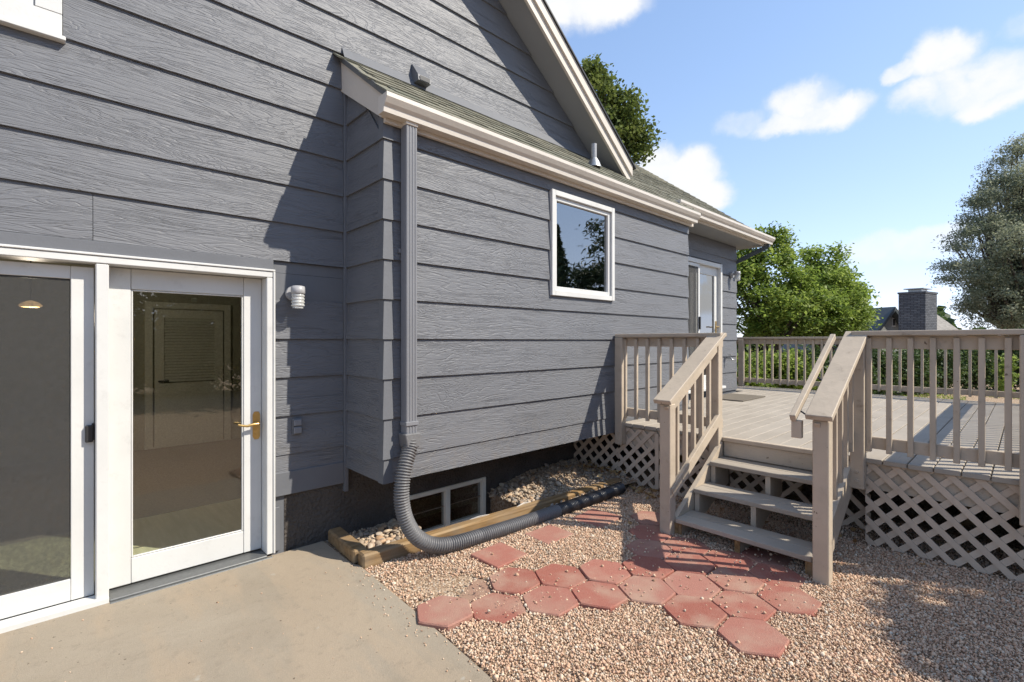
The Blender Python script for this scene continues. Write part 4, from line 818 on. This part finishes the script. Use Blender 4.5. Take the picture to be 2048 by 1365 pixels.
# ------------------------------------------------------------------ vegetation
def leaf_mesh(P, size, mat, bias=.5, asp=.55, rv=None, droop=0):
    n = len(P); N = rng.normal(size=(n, 3)); N[:, 2] = np.abs(N[:, 2])+bias; N /= np.linalg.norm(N, axis=1)[:, None]
    T = rng.normal(size=(n, 3)); T -= (T*N).sum(1)[:, None]*N; T[:, 2] -= droop; T /= np.linalg.norm(T, axis=1)[:, None]; Bv = np.cross(N, T); s = (size*rng.uniform(.6, 1.3, n))[:, None]
    V = np.stack([P-T*s*.5, P+Bv*s*asp*.5+N*s*.08, P+T*s*.5, P-Bv*s*asp*.5+N*s*.08], 1).reshape(-1, 3)
    return mesh_np('foliage', V, np.arange(4*n).reshape(n, 4), mat, attr=np.repeat(np.clip(rv if rv is not None else rng.random(n), 0, 1), 4))
def plant(name, label, cat, base, blobs, ncl, per, clr, size, mat, trunk_r=.12, group=None, limbs=14, bias=.5, asp=.55, fork=.35, shell=.45, top=None, ragged=0):
    base = Vector(base); o = empty(name, base, label=label, cat=cat, group=group)
    wts = np.array([b[3]*b[4]*b[5] for b in blobs])**.75; wts /= wts.sum(); cen = []
    for _ in range(ncl):
        b = blobs[rng.choice(len(blobs), p=wts)]; d = rng.normal(size=3); d /= np.linalg.norm(d); r = (shell**3+(1-shell**3)*rng.random())**(1/3)
        r *= 1+ragged*rng.normal()*.5
        c = np.array(b[:3])+d*r*np.array(b[3:6]); c[2] = max(c[2], .15); cen.append(c)
    cen = np.array(cen); k = rng.poisson(per, ncl); P = np.repeat(cen, k, axis=0); n = len(P); P = P+rng.normal(size=(n, 3))*clr*np.array([1, 1, .62])
    tone = np.repeat(rng.normal(.5, .16, ncl), k)+rng.normal(0, .16, n)
    place('crown', leaf_mesh(P, size, mat, bias, asp, tone), (0, 0, 0), o)
    mb = MB(); zt = max(b[2] for b in blobs); cxy = np.average([b[:3] for b in blobs], axis=0, weights=wts); f = base+(Vector(cxy)-base)*fork
    mb.tube([base, base.lerp(f, .5)+Vector((.04, -.03, 0)), f], [trunk_r, trunk_r*.85, trunk_r*.7], 9)
    for i in rng.choice(ncl, min(limbs, ncl), replace=False):
        c = Vector(cen[i]); m1 = f.lerp(c, .5)+Vector(rng.normal(size=3)*.18)+Vector((0, 0, .15)); mb.tube([f, m1, c], [trunk_r*.5, trunk_r*.25, trunk_r*.07], 6, False)
    mb.build('trunk', M['bark'], o); return o
def at(u, Z, z): p = (FW+RT*(u-1024)/FPX)*Z; return (p[0], p[1], z)
def zz(v, Z): return EYE+(683-v)/FPX*Z
def blob(u, v, Z, ru, rv, rd=None): p = at(u, Z, zz(v, Z)); k = Z/FPX; return (p[0], p[1], p[2], ru*k, (rd or ru)*k, rv*k)
GT = 'green trees beyond the deck'
plant('leafy_tree', 'bright green tree just past the house corner, tallest behind the deck', 'tree', at(1560, 15, 0), [blob(1545, 500, 15, 38, 44), blob(1510, 490, 15, 30, 34), blob(1540, 560, 15, 75, 66), blob(1500, 600, 14.6, 70, 80), blob(1580, 620, 14.6, 80, 65), blob(1450, 520, 15.5, 70, 60)], 300, 85, .15, .12, M['leaf_green'], .12, GT, 34, .6)
plant('leafy_tree', 'rounded bright green tree in the middle behind the deck railing', 'tree', at(1650, 16, 0), [blob(1650, 530, 16, 34, 42), blob(1612, 535, 16, 26, 36), blob(1680, 555, 16, 28, 30), blob(1640, 580, 16, 56, 50), blob(1660, 610, 15.6, 70, 70), blob(1620, 630, 15.2, 70, 50)], 270, 85, .15, .12, M['leaf_green'], .11, GT, 32, .6)
plant('leafy_tree', 'low spreading green tree left of the neighbouring gable', 'tree', at(1710, 17, 0), [blob(1698, 600, 17, 28, 36), blob(1672, 640, 16.5, 40, 42), blob(1715, 640, 17, 22, 28)], 150, 75, .15, .12, M['leaf_green'], .1, GT, 24, .6)
plant('olive_tree', 'big silvery grey-green tree at the right edge behind the railing', 'tree', at(2020, 19, 0), [blob(2015, 405, 19, 60, 62), blob(1975, 430, 18.8, 40, 52), blob(1990, 510, 18.5, 92, 60), blob(1920, 548, 18.4, 46, 34), blob(2005, 600, 18, 72, 62), blob(2055, 345, 19.5, 60, 70), blob(2100, 480, 19, 90, 120), blob(2090, 610, 18.5, 90, 60)], 600, 150, .19, .115, M['leaf_olive'], .2, None, 110, .2, .34, shell=.55)
plant('poplar_tree', 'tree top showing behind the roof beside the gable', 'tree', at(1200, 17, 0), [blob(1195, 190, 17, 38, 60), blob(1235, 240, 17, 48, 55), blob(1265, 280, 17, 38, 45), blob(1200, 290, 17, 60, 60), blob(1180, 150, 17, 22, 26)], 230, 62, .19, .15, M['leaf_poplar'], .2, None, 30, .4, .7, ragged=.05)
sh = [(1490, 12.6, 1.1), (1535, 12.9, 1.25), (1580, 12.7, 1.2), (1625, 13.0, 1.3), (1680, 13.2, 1.2), (1740, 13.6, 1.3), (1800, 14.2, 1.35), (1860, 14.6, 1.5), (1925, 15.0, 1.6), (1990, 15.2, 1.7), (2055, 15.0, 1.8)]
wh = ['nearest the house corner', 'second from the house corner', 'third from the house corner', 'behind the middle of the left far rail', 'behind the foot of the grab rail', 'below the neighbouring gable', 'below the brick chimney', 'under the neighbouring roof', 'left of the silvery tree foot', 'under the silvery tree', 'at the right edge of the view']
for i, (u, Zd, h) in enumerate(sh):
    k = Zd/FPX; b = at(u, Zd, 0); plant('shrub', ('bright' if i < 3 else 'dark')+' green shrub behind the deck railing, '+wh[i], 'shrub', b, [(b[0], b[1], h*.55, .62, .62, h*.52), (b[0]+.25, b[1]-.2, h*.4, .5, .5, h*.4)], 95, 60, .16, .10, M['leaf_green'] if i < 3 else M['leaf_dark'], .04, 'shrubs beyond the deck', 8, .5)
n = 60000; a = rng.uniform(-1, 1, n); Zf = rng.uniform(44, 60, n); uf = 1024+a*1500; hf = 2.6+1.3*np.sin(uf*.021)+.8*np.sin(uf*.07+2)
P = (FW[None]+RT[None]*((uf-1024)/FPX)[:, None])*Zf[:, None]; P[:, 2] = rng.random(n)*hf
place('far_trees', leaf_mesh(P, .75, M['leaf_dark'], .3, .7), (0, 0, 0), label='distant band of dark trees beyond the neighbouring gardens', cat='trees', kind='stuff')
plant('sapling', 'small yellow-green sapling behind the far railing at right', 'plant', at(2012, 11.9, 0), [(*at(2012, 11.9, .75), .16, .16, .55)], 26, 26, .07, .09, M['leaf_green'], .015, None, 6, .4)
# trees behind the viewer: they darken the door glass, stand in the window and shade the gravel at right
def pine(x, y, h, r, label):
    o = empty('pine_tree', (x, y, 0), label=label, cat='tree', group='pines across the garden'); n = 9000; t = rng.random(n)**.8; a = rng.random(n)*2*pi; nb = np.floor(a/(2*pi)*9+np.floor(t*16)*.37*9); 
    tier = np.floor(t*15)/15; fr = t*15 % 1; rr = r*(1-tier)**.8*(1-.55*fr)*np.sqrt(rng.random(n))*(.75+.45*np.sin(a*3+tier*40)**2)
    P = np.stack([x+rr*np.cos(a), y+rr*np.sin(a), .8+t*(h-.8)-rr*.12], 1)
    place('crown', leaf_mesh(P, .22, M['needle'], .3, .3), (0, 0, 0), o); MB().tube([(x, y, 0), (x, y, h*.95)], [.16, .02], 8).build('trunk', M['bark'], o)
pine(12.6, -5.0, 5.6, 1.3, 'pine across the garden, mirrored at the left of the bump-out window')
PG = 'pines across the garden'
plant('pine_tree', 'low round pine across the garden, mirrored low in the middle of the bump-out window', 'tree', (14.1, -5.2, 0), [(14.1, -5.2, 2.6, .9, .8, 1.7), (13.7, -5.1, 2.0, .9, .8, 1.2)], 110, 60, .2, .2, M['needle'], .12, PG, 12, .3, .3)
plant('pine_tree', 'tall clumpy pine across the garden, mirrored at the right of the bump-out window', 'tree', (15.3, -5.0, 0), [(15.3, -5.0, 5.0, .7, .7, 1.2), (15.0, -5.0, 3.6, 1.0, .9, .8), (15.7, -5.0, 2.4, 1.3, 1.0, 1.2), (15.6, -5.0, 6.0, .4, .4, .5)], 130, 60, .2, .2, M['needle'], .14, PG, 20, .3, .3)
hb = []
for i, x in enumerate((-9, -6.2, -3.4, -.6, 2.2, 5.0, 7.8)):
    h = 4.2+.5*((i*37) % 3); hb += [(x, -9.5, h*.5, 1.7, 1.3, h*.5), (x+.6, -9.2, h*.3, 1.5, 1.2, h*.32)]
plant('hedge', 'tall dark leafy hedge across the garden, mirrored in the ground-floor door glass', 'hedge', (-.6, -9.5, 0), hb, 1000, 60, .4, .26, M['leaf_dark'], .12, None, 20)
SX = lambda gx_, gy_, t: (gx_+.69*t, gy_-1.0*t, 1.21*t)
c1 = SX(3.6, -.30, 2.9); plant('shade_tree', 'leafy tree right of the view whose shadow falls on the gravel', 'tree', (c1[0]+.4, c1[1]-.5, 0), [(c1[0], c1[1], c1[2], .95, .62, .45), (c1[0]+.3, c1[1]-.7, c1[2]-.1, 1.1, .6, .5)], 260, 80, .12, .15, M['leaf_green'], .08, None, 16, shell=.2)
# dry leaves against the lattice
n = 260; P = np.stack([np.concatenate([rng.normal(4.36, .10, 150), rng.uniform(3.3, 4.9, 60), rng.uniform(4.55, 6, 50)]), np.concatenate([rng.uniform(2.2, 3.55, 150), rng.uniform(.1, 2.9, 60), rng.uniform(0, 2.8, 50)]), np.full(n, .05)], 1)
P[:, 2] = np.where(P[:, 1] > 2.95, .15, .022); P = P[~((P[:, 1] < 2.1) & (P[:, 0] < 4.2))]
place('dry_leaves', leaf_mesh(P, .055, M['leaf_dry'], 1.2, .7), (0, 0, 0), label='dry brown leaves blown against the lattice and under the deck', cat='leaves', kind='stuff')
t_ = rng.random((14000, 2)); P = np.stack([10.1+t_[:, 0]*9, -3+t_[:, 1]*8, np.full(14000, .03)], 1); m_ = np.sin(P[:, 0]*1.7)*np.sin(P[:, 1]*2.1+1) > .15; P = P[m_]
place('grass', leaf_mesh(P, .11, M['leaf_green'], -.3, .15), (0, 0, 0), label='tufts of grass on the ground beyond the deck', cat='grass', kind='stuff')

# ------------------------------------------------------------------ neighbouring house
def pt(u, v, Z): p = ray(u, v)*Z; return np.array([p[0], p[1], EYE+p[2]])
nd = at(1800, 30, 0); NH = empty('neighbour_house', nd, label='low grey neighbouring house with brick chimney beyond the shrubs', cat='house')
ux = RT*.94+FW*.342; uy = FW*.94-RT*.342                    # along the gable front, into the depth
g0 = pt(1777, 617, 30); hw = 2.6; 
def q(a, d, z): r = g0+ux*a+uy*d; return (r[0], r[1], z)
gz = g0[2]; ez = gz-hw*.93
MB().prism([q(-hw+.2, 0, 0), q(hw+6, 0, 0), q(hw+6, 0, ez), q(hw-.2, 0, ez), q(0, 0, gz-.12), q(-hw+.2, 0, ez)], tuple(uy*6)).build('wall', M['nwall'], NH)
MB().prism([q(0, -.4, gz+.06), q(-hw-.3, -.4, ez-.22), q(-hw-.3, -.4, ez-.46), q(0, -.4, gz-.2)], tuple(uy*7)).build('roof', M['ntrim'], NH); MB().prism([q(.001, -.4, gz+.06), q(hw, -.4, ez+.07), q(hw, -.4, ez-.18), q(.001, -.4, gz-.2)], tuple(uy*7)).build('roof', M['ntrim'], NH)
MB().prism([q(.6, .0, ez-.1), q(.6, 3.0, gz+.1), q(hw+7, 3.0, gz+.1), q(hw+7, 0, ez-.1)], (0, 0, .12)).build('roof', M['nroof'], NH)
MB().prism([q(.30, -.03, gz-1.15), q(.62, -.03, gz-1.15), q(.62, -.03, gz-.62), q(.30, -.03, gz-.62)], tuple(uy*.05)).build('window', M['white'], NH); MB().prism([q(.36, -.05, gz-1.09), q(.56, -.05, gz-1.09), q(.56, -.05, gz-.68), q(.36, -.05, gz-.68)], tuple(uy*.03)).build('window_louver', M['black'], NH)
cx0 = pt(1797, 600, 28.6); cx1 = pt(1851, 600, 27.8); cx2 = pt(1874, 600, 28.6); ct = zz(588, 28.2)
a_, b_, c_ = [np.array([p[0], p[1], 0]) for p in (cx0, cx1, cx2)]; d_ = a_+c_-b_
CH = MB().prism([tuple(a_), tuple(b_), tuple(c_), tuple(d_)], (0, 0, ct)).build('chimney', M['brick'], NH)
m0 = (a_+b_+c_+d_)/4; ex = lambda p, k, z: tuple(m0+(p-m0)*k+np.array([0, 0, z]))
MB().prism([ex(p, 1.06, ct-.0) for p in (a_, b_, c_, d_)], (0, 0, .1)).build('chimney_cap', M['brick'], CH); MB().prism([ex(p, .5, ct+.1) for p in (a_, b_, c_, d_)], (0, 0, .16)).build('flue', M['metal'], CH); MB().prism([ex(p, .75, ct+.27) for p in (a_, b_, c_, d_)], (0, 0, .05)).build('flue_lid', M['metal'], CH)
vv_ = q(4.6, 1.7, 0); zv = gz-.15; MB().prism([q(4.3, 1.4, zv-.25), q(4.9, 1.4, zv-.25), q(4.9, 1.9, zv+.1), q(4.3, 1.9, zv+.1)], (0, 0, .2)).build('roof_vent', M['ntrim'], NH)

# ------------------------------------------------------------------ render settings
S.render.engine = 'CYCLES'; S.cycles.max_bounces = 6; S.cycles.diffuse_bounces = 4; S.cycles.transparent_max_bounces = 24
S.render.resolution_x = 1024; S.render.resolution_y = 682
